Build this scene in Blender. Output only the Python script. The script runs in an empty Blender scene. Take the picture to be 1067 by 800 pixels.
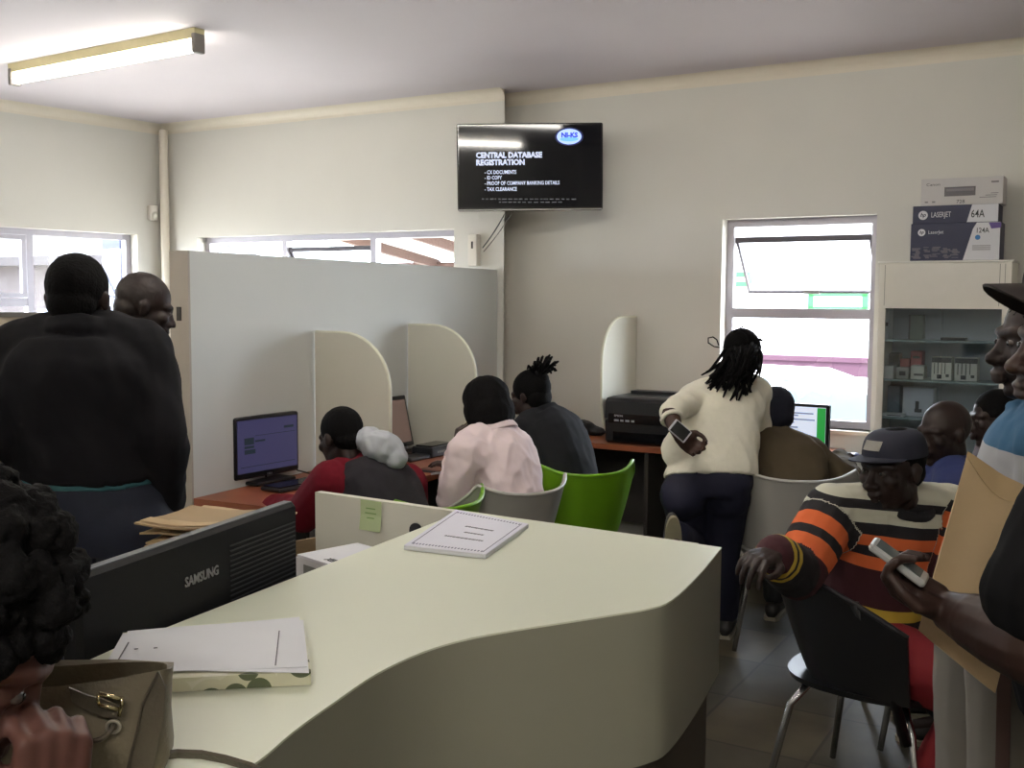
import bpy, math, random
import numpy as np
from mathutils import Vector, Matrix, noise

V = Vector
SC = bpy.context.scene
COL = SC.collection
random.seed(7)

# ------------------------------------------------------------------ camera
FPX, EYE, ROLL = 1100.0, 1.6, 0.006
PITCH = math.atan(88 / 1100.0)
FW = V((0, math.cos(PITCH), -math.sin(PITCH)))
U0 = V((0, math.sin(PITCH), math.cos(PITCH)))
RT = V((1, 0, 0)) * math.cos(ROLL) + U0 * math.sin(ROLL)
UP = U0 * math.cos(ROLL) - V((1, 0, 0)) * math.sin(ROLL)
cam = bpy.data.objects.new('camera', bpy.data.cameras.new('camera'))
COL.objects.link(cam)
cam.matrix_world = Matrix(((RT.x, UP.x, -FW.x, 0), (RT.y, UP.y, -FW.y, 0), (RT.z, UP.z, -FW.z, EYE), (0, 0, 0, 1)))
cam.data.sensor_width = 36
cam.data.lens = FPX / 1067 * 36
cam.data.clip_start = 0.02
SC.camera = cam

# ------------------------------------------------------------------ light and exposure
EXPOSURE = 0.1
SKY = 19.5
SUN = 10.0
TUBE = 18.0
REAR_TUBE = 92.0
vs = SC.view_settings
SC.display_settings.display_device = 'sRGB'
vs.view_transform = 'Standard'
vs.look = 'None'
vs.exposure = EXPOSURE
vs.gamma = 1
vs.use_curve_mapping = False
w = bpy.data.worlds.new('sky')
SC.world = w
w.use_nodes = True
bg = w.node_tree.nodes['Background']
bg.inputs[0].default_value = (0.86, 0.93, 1.0, 1)
bg.inputs[1].default_value = SKY
sun = bpy.data.objects.new('sun', bpy.data.lights.new('sun', 'SUN'))
COL.objects.link(sun)
sun.data.energy = SUN
sun.data.angle = 0.02
sun.data.color = (1, 0.95, 0.87)
sun.rotation_euler = V((0.25, 0.45, -1)).to_track_quat('-Z', 'Y').to_euler()


# ------------------------------------------------------------------ picture measuring helpers (points in metres)
def ray(px, py):
    u = (px - 533.5) / FPX
    v = (400 - py) / FPX
    return FW + RT * u + UP * v


def at_z(px, py, z):
    d = ray(px, py)
    return V((0, 0, EYE)) + d * ((z - EYE) / d.z)


def at_y(px, py, y):
    d = ray(px, py)
    return V((0, 0, EYE)) + d * (y / d.y)


def at_plane(px, py, p0, n):
    d = ray(px, py)
    o = V((0, 0, EYE))
    return o + d * ((V(p0) - o).dot(n) / d.dot(n))


def nz(v):
    return V(v).normalized()


# ------------------------------------------------------------------ materials
def lin(c):
    c = c / 255.0
    return c / 12.92 if c <= 0.04045 else ((c + 0.055) / 1.055) ** 2.4


def rgb(r, g, b):
    return (lin(r), lin(g), lin(b), 1)


MATS = {}


def mat(name, col, rough=0.6, metal=0.0, var=0.12, scale=18, bump=0.0, bscale=60, emit=None, estr=0, spec=0.5):
    if name in MATS:
        return MATS[name]
    m = bpy.data.materials.new(name)
    m.use_nodes = True
    nt = m.node_tree
    b = nt.nodes['Principled BSDF']
    c = rgb(*col)
    b.inputs['Roughness'].default_value = rough
    b.inputs['Metallic'].default_value = metal
    b.inputs['Specular IOR Level'].default_value = spec
    tc = nt.nodes.new('ShaderNodeTexCoord')
    n = nt.nodes.new('ShaderNodeTexNoise')
    n.inputs['Scale'].default_value = scale
    n.inputs['Detail'].default_value = 4
    nt.links.new(tc.outputs['Object'], n.inputs['Vector'])
    mx = nt.nodes.new('ShaderNodeMix')
    mx.data_type = 'RGBA'
    mx.inputs[6].default_value = tuple(x * (1 - var) for x in c[:3]) + (1,)
    mx.inputs[7].default_value = tuple(min(1, x * (1 + var)) for x in c[:3]) + (1,)
    nt.links.new(n.outputs['Fac'], mx.inputs[0])
    nt.links.new(mx.outputs[2], b.inputs['Base Color'])
    if bump:
        n2 = nt.nodes.new('ShaderNodeTexNoise')
        n2.inputs['Scale'].default_value = bscale
        n2.inputs['Detail'].default_value = 3
        nt.links.new(tc.outputs['Object'], n2.inputs['Vector'])
        bp = nt.nodes.new('ShaderNodeBump')
        bp.inputs['Strength'].default_value = bump
        bp.inputs['Distance'].default_value = 0.01
        nt.links.new(n2.outputs['Fac'], bp.inputs['Height'])
        nt.links.new(bp.outputs[0], b.inputs['Normal'])
    if emit:
        b.inputs['Emission Color'].default_value = rgb(*emit)
        b.inputs['Emission Strength'].default_value = estr
    MATS[name] = m
    return m


def glass_mat(name, tint=(1, 1, 1), refl=0.06):
    m = bpy.data.materials.new(name)
    m.use_nodes = True
    nt = m.node_tree
    nt.nodes.clear()
    o = nt.nodes.new('ShaderNodeOutputMaterial')
    t = nt.nodes.new('ShaderNodeBsdfTransparent')
    t.inputs[0].default_value = tuple(tint) + (1,)
    g = nt.nodes.new('ShaderNodeBsdfGlossy')
    g.inputs['Roughness'].default_value = 0.03
    mx = nt.nodes.new('ShaderNodeMixShader')
    mx.inputs[0].default_value = refl
    nt.links.new(t.outputs[0], mx.inputs[1])
    nt.links.new(g.outputs[0], mx.inputs[2])
    nt.links.new(mx.outputs[0], o.inputs[0])
    MATS[name] = m
    return m


WALLM = mat('cream_wall_paint', (211, 208, 199), 0.55, var=0.03, scale=3, bump=0.05, bscale=200)
CEILM = mat('ceiling_paint', (212, 204, 208), 0.7, var=0.04, scale=1.5)
CORN = mat('cornice_paint', (222, 213, 196), 0.5, var=0.03)
FRAMEM = mat('window_aluminium', (176, 172, 180), 0.45, 0.3, var=0.04)
GLASS = glass_mat('window_glass', (0.97, 0.98, 1.0), 0.05)
CABGLASS = glass_mat('cabinet_glass', (0.86, 0.9, 0.92), 0.07)
WHITE = mat('white_melamine', (206, 204, 190), 0.45, var=0.03, scale=6)
PARTM = mat('partition_paint', (210, 213, 210), 0.6, var=0.03, scale=4)
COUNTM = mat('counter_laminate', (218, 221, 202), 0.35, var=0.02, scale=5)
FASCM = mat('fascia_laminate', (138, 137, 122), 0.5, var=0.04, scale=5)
BASEM = mat('dark_plinth', (70, 64, 54), 0.6, var=0.1)
WOOD = mat('desk_wood', (140, 78, 50), 0.4, var=0.3, scale=9)
DARKP = mat('dark_panel', (52, 48, 44), 0.6, var=0.15)
BLACK = mat('black_plastic', (20, 20, 23), 0.35, var=0.1)
BLACKG = mat('black_gloss', (13, 13, 15), 0.12, var=0.05)
CHROME = mat('chrome', (190, 190, 192), 0.25, 1.0, var=0.05)
STEEL = mat('grey_metal', (130, 128, 126), 0.4, 0.8, var=0.06)
GREEN = mat('lime_plastic', (108, 160, 28), 0.35, var=0.05)
GREYP = mat('grey_white_plastic', (168, 166, 160), 0.4, var=0.04)
PAPER = mat('white_paper', (216, 217, 222), 0.7, var=0.03)
INK = mat('dark_ink', (60, 60, 66), 0.8, var=0.05)
KRAFT = mat('kraft_paper', (176, 152, 116), 0.7, var=0.1, scale=10, bump=0.15, bscale=30)
KRAFTD = mat('kraft_paper_aged', (152, 130, 98), 0.75, var=0.12, scale=12)
SKIN = mat('dark_brown_skin', (60, 41, 34), 0.5, var=0.12, scale=25, spec=.35)
SKIND = mat('deep_brown_skin', (40, 28, 25), 0.5, var=0.12, scale=25, spec=.35)
HAIR = mat('black_hair', (9, 8, 9), 0.85, var=0.2, bump=0.35, bscale=160, spec=.15)
EYEW = mat('eye_white', (84, 76, 70), 0.3, var=0.03)
EYED = mat('eye_iris', (18, 12, 9), 0.2, var=0.05)
LEATHER = mat('taupe_leather', (114, 105, 86), 0.45, var=0.08, scale=25, bump=0.15, bscale=160)
LEATHERD = mat('taupe_leather_gusset', (80, 73, 60), 0.5, var=0.08, scale=25, bump=0.15, bscale=160)
BRASS = mat('pale_brass', (205, 190, 150), 0.25, 1.0, var=0.05)


# ------------------------------------------------------------------ mesh collecting
class MB:
    def __init__(s):
        s.v = []
        s.f = []
        s.mi = []

    def add(s, verts, faces, mi=0):
        o = len(s.v)
        s.v += [V(p) for p in verts]
        s.f += [tuple(i + o for i in f) for f in faces]
        s.mi += [mi] * len(faces)
        return s

    def obox(s, c, ax, ay, az, hx, hy, hz, mi=0):
        c = V(c)
        ax, ay, az = nz(ax), nz(ay), nz(az)
        p = [c + ax * (hx * i) + ay * (hy * j) + az * (hz * k) for i in (-1, 1) for j in (-1, 1) for k in (-1, 1)]
        return s.add(p, [(0, 1, 3, 2), (4, 6, 7, 5), (0, 4, 5, 1), (2, 3, 7, 6), (0, 2, 6, 4), (1, 5, 7, 3)], mi)

    def seg(s, p, q, wx, wz, up=(0, 0, 1), mi=0):
        """a straight bar from p to q with a rectangular section"""
        p, q = V(p), V(q)
        d = (q - p)
        a = nz(d)
        b = a.cross(V(up))
        if b.length < 1e-4:
            b = a.cross(V((1, 0, 0)))
        b.normalize()
        c = b.cross(a)
        return s.obox((p + q) / 2, a, b, c, d.length / 2, wx / 2, wz / 2, mi)

    def rbox(s, c, ax, ay, az, hx, hy, hz, r=0.01, mi=0):
        """box with rounded vertical edges and a chamfered top and bottom"""
        c = V(c)
        ax, ay, az = nz(ax), nz(ay), nz(az)
        r = min(r, hx * .95, hy * .95, hz * .95)
        rings = []
        for (zz, ins) in ((-hz, r * .6), (-hz + r * .6, 0), (hz - r * .6, 0), (hz, r * .6)):
            pts = []
            for (sx, sy, a0) in ((1, 1, 0), (-1, 1, 90), (-1, -1, 180), (1, -1, 270)):
                for k in range(4):
                    a = math.radians(a0 + k * 30)
                    pts.append(c + ax * (sx * (hx - r) + (r - ins) * math.cos(a)) + ay * (sy * (hy - r) + (r - ins) * math.sin(a)) + az * zz)
            rings.append(pts)
        return s.loft(rings, mi=mi)

    def loft(s, rings, cap=True, mi=0):
        n = len(rings[0])
        v = [p for r in rings for p in r]
        f = []
        for i in range(len(rings) - 1):
            for j in range(n):
                f.append((i * n + j, i * n + (j + 1) % n, (i + 1) * n + (j + 1) % n, (i + 1) * n + j))
        if cap:
            f.append(tuple(reversed(range(n))))
            f.append(tuple((len(rings) - 1) * n + j for j in range(n)))
        return s.add(v, f, mi)

    def prism(s, poly, n, t, mi=0):
        """extrude a planar polygon by t along n (concave outlines are fine)"""
        from mathutils.geometry import tessellate_polygon
        poly = [V(p) for p in poly]
        n = V(n) * t
        k = len(poly)
        tris = tessellate_polygon([poly])
        f = [tuple(t3) for t3 in tris] + [tuple(reversed([i + k for i in t3])) for t3 in tris]
        f += [(j, (j + 1) % k, (j + 1) % k + k, j + k) for j in range(k)]
        return s.add(poly + [p + n for p in poly], f, mi)

    def ball(s, c, rx, ry=None, rz=None, axes=None, nu=16, nv=10, mi=0):
        ry = rx if ry is None else ry
        rz = rx if rz is None else rz
        c = V(c)
        ax, ay, az = axes or (V((1, 0, 0)), V((0, 1, 0)), V((0, 0, 1)))
        v = [c - az * rz]
        for i in range(1, nv):
            t = math.pi * i / nv
            for j in range(nu):
                a = 2 * math.pi * j / nu
                v.append(c + ax * (rx * math.sin(t) * math.cos(a)) + ay * (ry * math.sin(t) * math.sin(a)) - az * (rz * math.cos(t)))
        v.append(c + az * rz)
        f = [(0, 1 + (j + 1) % nu, 1 + j) for j in range(nu)]
        for i in range(nv - 2):
            for j in range(nu):
                a = 1 + i * nu
                f.append((a + j, a + (j + 1) % nu, a + nu + (j + 1) % nu, a + nu + j))
        a = 1 + (nv - 2) * nu
        f += [(a + j, a + (j + 1) % nu, len(v) - 1) for j in range(nu)]
        return s.add(v, f, mi)

    def tube(s, pts, rad, n=8, mi=0, closed=False):
        pts = [V(p) for p in pts]
        m = len(pts)
        if not hasattr(rad, '__len__'):
            rad = [rad] * m
        rings = []
        prev = None
        for i in range(m):
            if closed:
                d = pts[(i + 1) % m] - pts[i - 1]
            else:
                d = pts[min(i + 1, m - 1)] - pts[max(i - 1, 0)]
            d = nz(d) if d.length > 1e-9 else V((0, 0, 1))
            if prev is None:
                b = d.cross(V((0, 0, 1)))
                if b.length < 1e-3:
                    b = d.cross(V((1, 0, 0)))
            else:
                b = prev - d * prev.dot(d)
            b.normalize()
            prev = b
            c = d.cross(b)
            rings.append([pts[i] + (b * math.cos(2 * math.pi * k / n) + c * math.sin(2 * math.pi * k / n)) * rad[i] for k in range(n)])
        if closed:
            rings.append(rings[0])
        return s.loft(rings, cap=not closed, mi=mi)

    def capsule(s, pts, rad, n=14):
        """tapered chain with round joints, for fusing"""
        pts = [V(p) for p in pts]
        if not hasattr(rad, '__len__'):
            rad = [rad] * len(pts)
        for p, r in zip(pts, rad):
            s.ball(p, r, nu=n, nv=max(6, n // 2 + 1))
        for i in range(len(pts) - 1):
            if (pts[i + 1] - pts[i]).length > 1e-5:
                s.tube([pts[i], pts[i + 1]], [rad[i], rad[i + 1]], n)
        return s

    def sheet(s, grid, th, mi=0):
        """grid of points [i][j] thickened to a closed slab"""
        ni, nj = len(grid), len(grid[0])
        G = [[V(p) for p in row] for row in grid]
        top, bot = [], []
        for i in range(ni):
            for j in range(nj):
                di = G[min(i + 1, ni - 1)][j] - G[max(i - 1, 0)][j]
                dj = G[i][min(j + 1, nj - 1)] - G[i][max(j - 1, 0)]
                n = di.cross(dj)
                n = n.normalized() if n.length > 1e-12 else V((0, 0, 1))
                top.append(G[i][j] + n * th / 2)
                bot.append(G[i][j] - n * th / 2)
        N = ni * nj
        f = []
        ix = lambda i, j: i * nj + j
        for i in range(ni - 1):
            for j in range(nj - 1):
                q = (ix(i, j), ix(i + 1, j), ix(i + 1, j + 1), ix(i, j + 1))
                f.append(q)
                f.append(tuple(N + a for a in reversed(q)))
        edge = [ix(i, 0) for i in range(ni)] + [ix(ni - 1, j) for j in range(1, nj)] + [ix(i, nj - 1) for i in range(ni - 2, -1, -1)] + [ix(0, j) for j in range(nj - 2, 0, -1)]
        for k in range(len(edge)):
            a, b = edge[k], edge[(k + 1) % len(edge)]
            f.append((b, a, a + N, b + N))
        return s.add(top + bot, f, mi)

    def build(s, name, mats, parent=None, smooth=False):
        me = bpy.data.meshes.new(name)
        off = abs_loc(parent) if parent is not None else V((0, 0, 0))
        me.from_pydata([p - off for p in s.v], [], s.f)
        mats = mats if isinstance(mats, (list, tuple)) else [mats]
        for m in mats:
            me.materials.append(m)
        me.polygons.foreach_set('material_index', s.mi)
        me.validate()
        fix_normals(me)
        if smooth:
            me.polygons.foreach_set('use_smooth', [True] * len(me.polygons))
            if smooth == 'auto':
                me.set_sharp_from_angle(angle=math.radians(40))
        o = bpy.data.objects.new(name, me)
        COL.objects.link(o)
        if parent is not None:
            o.parent = parent
        return o


def fix_normals(me):
    import bmesh
    bm = bmesh.new()
    bm.from_mesh(me)
    bmesh.ops.recalc_face_normals(bm, faces=bm.faces)
    bm.to_mesh(me)
    bm.free()


def abs_loc(o):
    p = V((0, 0, 0))
    while o is not None:
        p = p + o.location
        o = o.parent
    return p


def tag(o, label=None, cat=None, group=None, kind=None):
    if label:
        o['label'] = label
    if cat:
        o['category'] = cat
    if group:
        o['group'] = group
    if kind:
        o['kind'] = kind
    return o


def thing(name, label, cat, loc, group=None):
    o = bpy.data.objects.new(name, None)
    o.empty_display_size = 0.05
    o.location = V(loc)
    COL.objects.link(o)
    return tag(o, label, cat, group)


def struct(name, mb, m):
    return tag(mb.build(name, m), kind='structure')


def fuse(name, mb, m, parent=None, voxel=0.006, smooth=4, fold=0.0, fscale=9.0, stretch=(1, 1, 0.45), seed=0, post=None):
    """grow ONE continuous surface over everything collected in mb"""
    me = bpy.data.meshes.new(name)
    me.from_pydata([tuple(p) for p in mb.v], [], mb.f)
    o = bpy.data.objects.new(name, me)
    COL.objects.link(o)
    r = o.modifiers.new('r', 'REMESH')
    r.mode = 'VOXEL'
    r.voxel_size = voxel
    if smooth:
        q = o.modifiers.new('s', 'SMOOTH')
        q.factor = 0.5
        q.iterations = smooth
    dg = bpy.context.evaluated_depsgraph_get()
    nm = bpy.data.meshes.new_from_object(o.evaluated_get(dg))
    nm.name = name
    o.modifiers.clear()
    o.data = nm
    bpy.data.meshes.remove(me)
    off = abs_loc(parent) if parent is not None else V((0, 0, 0))
    n = len(nm.vertices)
    co = np.empty(n * 3, 'f')
    nm.vertices.foreach_get('co', co)
    co = co.reshape(-1, 3)
    if fold:
        no = np.array([v.normal for v in nm.vertices], 'f')
        sx, sy, sz = (fscale * k for k in stretch)
        d = np.empty(n, 'f')
        nf = noise.noise
        for i in range(n):
            x, y, z = co[i]
            a = nf((x * sx + seed, y * sy, z * sz + seed * .3))
            b = nf((x * sx * 2.3 + z * 6, y * sy * 2.3 + seed, z * sz * 4.2))
            d[i] = fold * ((1 - 2 * abs(a)) * .8 + .5 * b)
        co = co + no * d[:, None]
    if post:
        co = post(co)
    co = co - np.array(off, 'f')
    nm.vertices.foreach_set('co', co.ravel())
    nm.materials.clear()
    for x in (m if isinstance(m, (list, tuple)) else [m]):
        nm.materials.append(x)
    nm.polygons.foreach_set('use_smooth', [True] * len(nm.polygons))
    nm.update()
    if parent is not None:
        o.parent = parent
    return o


def text(name, body, origin, right, up, size, m, parent, width=None, align='LEFT', depth=0.0006, bold=0.0, shear=0.0):
    cu = bpy.data.curves.new(name, 'FONT')
    cu.body = body
    cu.size = 1
    cu.align_x = align
    cu.offset = bold
    cu.shear = shear
    cu.resolution_u = 2
    cu.extrude = depth / size
    t = bpy.data.objects.new(name, cu)
    COL.objects.link(t)
    dg = bpy.context.evaluated_depsgraph_get()
    me = bpy.data.meshes.new_from_object(t.evaluated_get(dg))
    bpy.data.objects.remove(t)
    bpy.data.curves.remove(cu)
    me.name = name
    right, up = nz(right), nz(up)
    n = right.cross(up)
    xs = [v.co.x for v in me.vertices] or [0]
    k = size if width is None else width / max(1e-6, max(xs) - min(xs))
    off = abs_loc(parent) if parent is not None else V((0, 0, 0))
    for v in me.vertices:
        v.co = V(origin) + right * (v.co.x * k) + up * (v.co.y * size) + n * (v.co.z * size) - off
    me.materials.clear()
    me.materials.append(m)
    o = bpy.data.objects.new(name, me)
    COL.objects.link(o)
    if parent is not None:
        o.parent = parent
    return o


Z = V((0, 0, 1))
# ================================================================== THE ROOM
AB = V((-2.884, 8.78, 0))
BE = V((-0.06, 7.191, 0))
C0 = V((0.064, 7.352, 0))
DA = nz(V((-3.689, 7.717, 0)) - AB)          # along the left wall, from the far corner towards us
DB = nz(BE - AB)
DC = nz(V((2.732, 5.785, 0)) - C0)
NA = V((-DA.y, DA.x, 0)); NA = NA if NA.dot(V((1, -1, 0))) > 0 else -NA   # normals point into the room
NB = V((DB.y, -DB.x, 0)); NB = NB if NB.y < 0 else -NB
NC = V((DC.y, -DC.x, 0)); NC = NC if NC.y < 0 else -NC
H = 3.0
T = 0.22


def wall(name, p0, d, n, length, holes=(), z1=H):
    """wall from p0 along d with its room face in the plane; n points into the room"""
    mb = MB()
    ss = sorted({0, length, *[h[0] for h in holes], *[h[1] for h in holes]})
    zs = sorted({-0.1, z1, *[h[2] for h in holes], *[h[3] for h in holes]})
    for i in range(len(ss) - 1):
        for j in range(len(zs) - 1):
            a, b, c, e = ss[i], ss[i + 1], zs[j], zs[j + 1]
            if any(h[0] <= a and b <= h[1] and h[2] <= c and e <= h[3] for h in holes):
                continue
            mb.obox(p0 + d * ((a + b) / 2) - n * (T / 2) + Z * ((c + e) / 2), d, n, Z, (b - a) / 2, T / 2, (e - c) / 2)
    return struct(name, mb, WALLM)


def s_of(p, p0, d):
    return (V((p.x, p.y, 0)) - p0).dot(d)


# openings
sA1 = s_of(at_plane(143, 244, AB, NA), AB, DA)
sA0 = s_of(at_plane(37, 238, AB, NA), AB, DA)
pwA = sA0 - sA1
holeA = (sA1, sA1 + 4 * pwA, 1.0, 2.105)
holeB = (s_of(at_plane(205, 247, AB, NB), AB, DB), s_of(at_plane(473, 237, AB, NB), AB, DB), 1.0, 2.085)
holeC = (s_of(at_plane(753, 228, C0, NC), C0, DC), s_of(at_plane(914, 225, C0, NC), C0, DC), 0.838, 2.105)
LA, LC = 9.5, 5.2
wall('wall_left', AB - DA * T, DA, NA, LA + T, [(holeA[0] + T, holeA[1] + T, holeA[2], holeA[3])])
LB = (BE - AB).length
wall('wall_back', AB, DB, NB, LB - .12, [holeB])
struct('wall_back_return', MB().prism([p + Z * -.1 for p in (BE - DB * .1201, BE, BE + V((-.004, .27, 0)), BE - DB * .1201 - NB * .22)], Z, H + .1), WALLM)
wall('wall_window', C0 - DC * 0.16, DC, NC, LC + .16, [(holeC[0] + .16, holeC[1] + .16, holeC[2], holeC[3])])
CR = C0 + DC * LC
CL = AB + DA * LA
RB = V((1.0, -3.4, 0))
for nm, p, q in (('wall_right', CR, RB), ('wall_rear', RB, CL)):
    d = nz(q - p)
    n = V((d.y, -d.x, 0))
    wall(nm, p, d, n if n.dot(V((0, 2, 0)) - p) > 0 else -n, (q - p).length)
room = [CL, AB, BE, C0, CR, RB]


def slab(name, z, t, m):
    c = V((-1.5, 3, 0))
    big = [c + (p - c) * 1.06 for p in (CL, AB, C0 - NC * .1, CR, RB)]
    return struct(name, MB().prism([p + Z * z for p in big], Z, t), m)


# floor: dark vinyl tiles with scuffed brownish patches
fm = bpy.data.materials.new('worn_vinyl_tiles')
fm.use_nodes = True
nt = fm.node_tree
b = nt.nodes['Principled BSDF']
tc = nt.nodes.new('ShaderNodeTexCoord')
mp = nt.nodes.new('ShaderNodeMapping')
mp.inputs['Rotation'].default_value = (0, 0, 0.53)
br = nt.nodes.new('ShaderNodeTexBrick')
br.offset = 0
br.inputs['Color1'].default_value = rgb(88, 80, 64)
br.inputs['Color2'].default_value = rgb(62, 60, 52)
br.inputs['Mortar'].default_value = rgb(44, 42, 38)
br.inputs['Scale'].default_value = 1
br.inputs['Brick Width'].default_value = 0.45
br.inputs['Row Height'].default_value = 0.45
br.inputs['Mortar Size'].default_value = 0.006
n1 = nt.nodes.new('ShaderNodeTexNoise')
n1.inputs['Scale'].default_value = 5
n1.inputs['Detail'].default_value = 6
mx = nt.nodes.new('ShaderNodeMix')
mx.data_type = 'RGBA'
mx.blend_type = 'OVERLAY'
mx.inputs[0].default_value = 0.7
nt.links.new(tc.outputs['Object'], mp.inputs['Vector'])
nt.links.new(mp.outputs[0], br.inputs['Vector'])
nt.links.new(tc.outputs['Object'], n1.inputs['Vector'])
nt.links.new(br.outputs['Color'], mx.inputs[6])
nt.links.new(n1.outputs['Fac'], mx.inputs[7])
nt.links.new(mx.outputs[2], b.inputs['Base Color'])
b.inputs['Roughness'].default_value = 0.45
slab('floor', -0.1, 0.1, fm)
slab('ceiling', H, 0.12, CEILM)


def cornice(name, p, q, n):
    """quarter-round plaster cove between wall and ceiling"""
    ring = []
    prof = [(0, 0), (0.075, 0)] + [(0.075 * (1 - math.sin(a)), -0.075 * (1 - math.cos(a))) for a in [math.pi / 2 * k / 6 for k in range(1, 6)]] + [(0, -0.075)]
    rings = [[e + n * x + Z * (H + z) for x, z in prof] for e in (p, q)]
    return struct(name, MB().loft(rings), CORN)


cornice('trim_1', CL, AB, NA)
cornice('trim_2', AB, BE, NB)
cornice('trim_3', C0 - DC * .14, CR, NC)
# boxed pipe in the far corner
pc = AB + DA * 0.05 + NA * 0.05 + DB * .04
struct('trim_4', MB().tube([pc + Z * 0.0, pc + Z * 1.5, pc + Z * 2.95], 0.035, 12), CORN)


def window(name, p0, d, n, hole, mull, label_sash=None, extra=None):
    s0, s1, z0, z1 = hole
    dep = 0.12                         # frame stands this far behind the room face
    o = p0 - n * dep
    mb = MB()
    fw = 0.045
    P = lambda s, z: o + d * s + Z * z
    for (a, bz, c, e) in ((s0, z0, s1, z0), (s0, z1, s1, z1)):
        mb.seg(P(a, bz + (fw / 2 if bz == z0 else -fw / 2)), P(c, e + (fw / 2 if bz == z0 else -fw / 2)), 0.05, fw)
    for s in (s0 + fw / 2, s1 - fw / 2):
        mb.seg(P(s, z0 + fw), P(s, z1 - fw), fw, 0.05, up=n)
    for s in mull:
        mb.seg(P(s, z0 + fw), P(s, z1 - fw), 0.05, 0.06, up=n)
    root = mb.build(name, FRAMEM)
    tag(root, kind='structure')
    if extra:
        extra(P, root, n)
    return root, P


def pane(P, root, n, s0, s1, z0, z1):
    MB().obox((P(s0, z0) + P(s1, z1)) / 2, P(s1, z0) - P(s0, z0), n, Z, (s1 - s0) / 2, 0.002, (z1 - z0) / 2).build('glass_pane', GLASS, root)


def exA(P, root, n):
    s0, s1, z0, z1 = holeA
    for k in range(4):
        a, bb = s0 + k * pwA + .03, s0 + (k + 1) * pwA - .03
        pane(P, root, n, a, bb, z0 + .04, z1 - .04)
        if k % 2 == 1:
            MB().seg(P(a, 1.557), P(bb, 1.557), 0.05, 0.06).build('transom', FRAMEM, root)
            mb = MB()
            for (q, r) in ((P(a + .02, 1.6), P(a + .02, z1 - .06)), (P(bb - .02, 1.6), P(bb - .02, z1 - .06))):
                mb.seg(q + n * .02, r + n * .02, 0.035, 0.03, up=n)
            for zz in (1.61, z1 - .065):
                mb.seg(P(a, zz) + n * .02, P(bb, zz) + n * .02, 0.03, 0.035)
            mb.build('sash', FRAMEM, root)


window('window_1', AB, DA, NA, holeA, [sA1 + k * pwA for k in (1, 2, 3)], extra=exA)


def exB(P, root, n):
    s0, s1, z0, z1 = holeB
    m1 = s_of(at_plane(288, 246, AB, NB), AB, DB)
    m2 = s_of(at_plane(381, 243, AB, NB), AB, DB)
    pane(P, root, n, s0 + .04, m1 - .02, z0 + .04, z1 - .04)
    pane(P, root, n, m2 + .02, s1 - .04, z0 + .04, z1 - .04)
    pane(P, root, n, m1 + .02, m2 - .02, z0 + .04, 1.5)
    MB().seg(P(m1, 1.52), P(m2, 1.52), 0.05, 0.05).build('transom', FRAMEM, root)
    sash_open(P, root, n, m1 + .03, m2 - .03, z1 - .11, 0.42, 28)


def sash_open(P, root, n, a, bb, ztop, length, ang):
    """top-hung sash pushed open towards the outside"""
    q = math.radians(ang)
    dn = -Z * math.cos(q) - n * math.sin(q)
    nn = nz((P(bb, 0) - P(a, 0)).cross(dn))
    mb = MB()
    mb.seg(P(a, ztop), P(bb, ztop), 0.03, 0.035)
    mb.seg(P(a, ztop) + dn * length, P(bb, ztop) + dn * length, 0.02, 0.018)
    for s in (a + .008, bb - .008):
        mb.seg(P(s, ztop), P(s, ztop) + dn * length, 0.016, 0.02, up=nn)
    s = mb.build('sash', mat('sash_steel', (84, 79, 86), .5, var=.05), root)
    MB().obox((P(a, ztop) + P(bb, ztop)) / 2 + dn * length / 2, P(bb, 0) - P(a, 0), dn, nn, (bb - a) / 2 - .012, length / 2, .002).build('glass_pane', GLASS, s)
    c = (P(a, ztop) + P(bb, ztop)) / 2 + dn * length
    MB().obox(c + n * .01, P(bb, 0) - P(a, 0), n, Z, .05, .014, .012).build('catch', STEEL, s)
    return s


window('window_2', AB, DB, NB, holeB, [s_of(at_plane(288, 246, AB, NB), AB, DB), s_of(at_plane(381, 243, AB, NB), AB, DB)], extra=exB)


def exC(P, root, n):
    s0, s1, z0, z1 = holeC
    MB().seg(P(s0 + .045, 1.525), P(s1 - .045, 1.525), 0.05, 0.06).build('transom', FRAMEM, root)
    pane(P, root, n, s0 + .04, s1 - .04, z0 + .04, 1.5)
    pane(P, root, n, s0 + .04, s1 - .04, z1 - .105, z1 - .045)
    sash_open(P, root, n, s0 + .05, s1 - .05, z1 - .125, 0.42, 40)


window('window_3', C0, DC, NC, holeC, [], extra=exC)
struct('trim_5', MB().obox(C0 + DC * ((holeC[0] + holeC[1]) / 2) - NC * .04 + Z * (holeC[2] - .012), DC, NC, Z, (holeC[1] - holeC[0]) / 2 - .002, .065, .012), CORN)

# portals guide the sky light through the window openings
for (p0, d, n, h) in ((AB, DA, NA, holeA), (AB, DB, NB, holeB), (C0, DC, NC, holeC)):
    L = bpy.data.lights.new('window_portal', 'AREA')
    L.shape = 'RECTANGLE'
    L.size = h[1] - h[0]
    L.size_y = h[3] - h[2]
    L.cycles.is_portal = True
    o = bpy.data.objects.new('window_portal', L)
    COL.objects.link(o)
    o.location = p0 + d * ((h[0] + h[1]) / 2) - n * .2 + Z * ((h[2] + h[3]) / 2)
    xx = d
    zz = -n
    yy = zz.cross(xx)
    o.rotation_euler = Matrix((xx, yy, zz)).transposed().to_euler()


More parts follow.
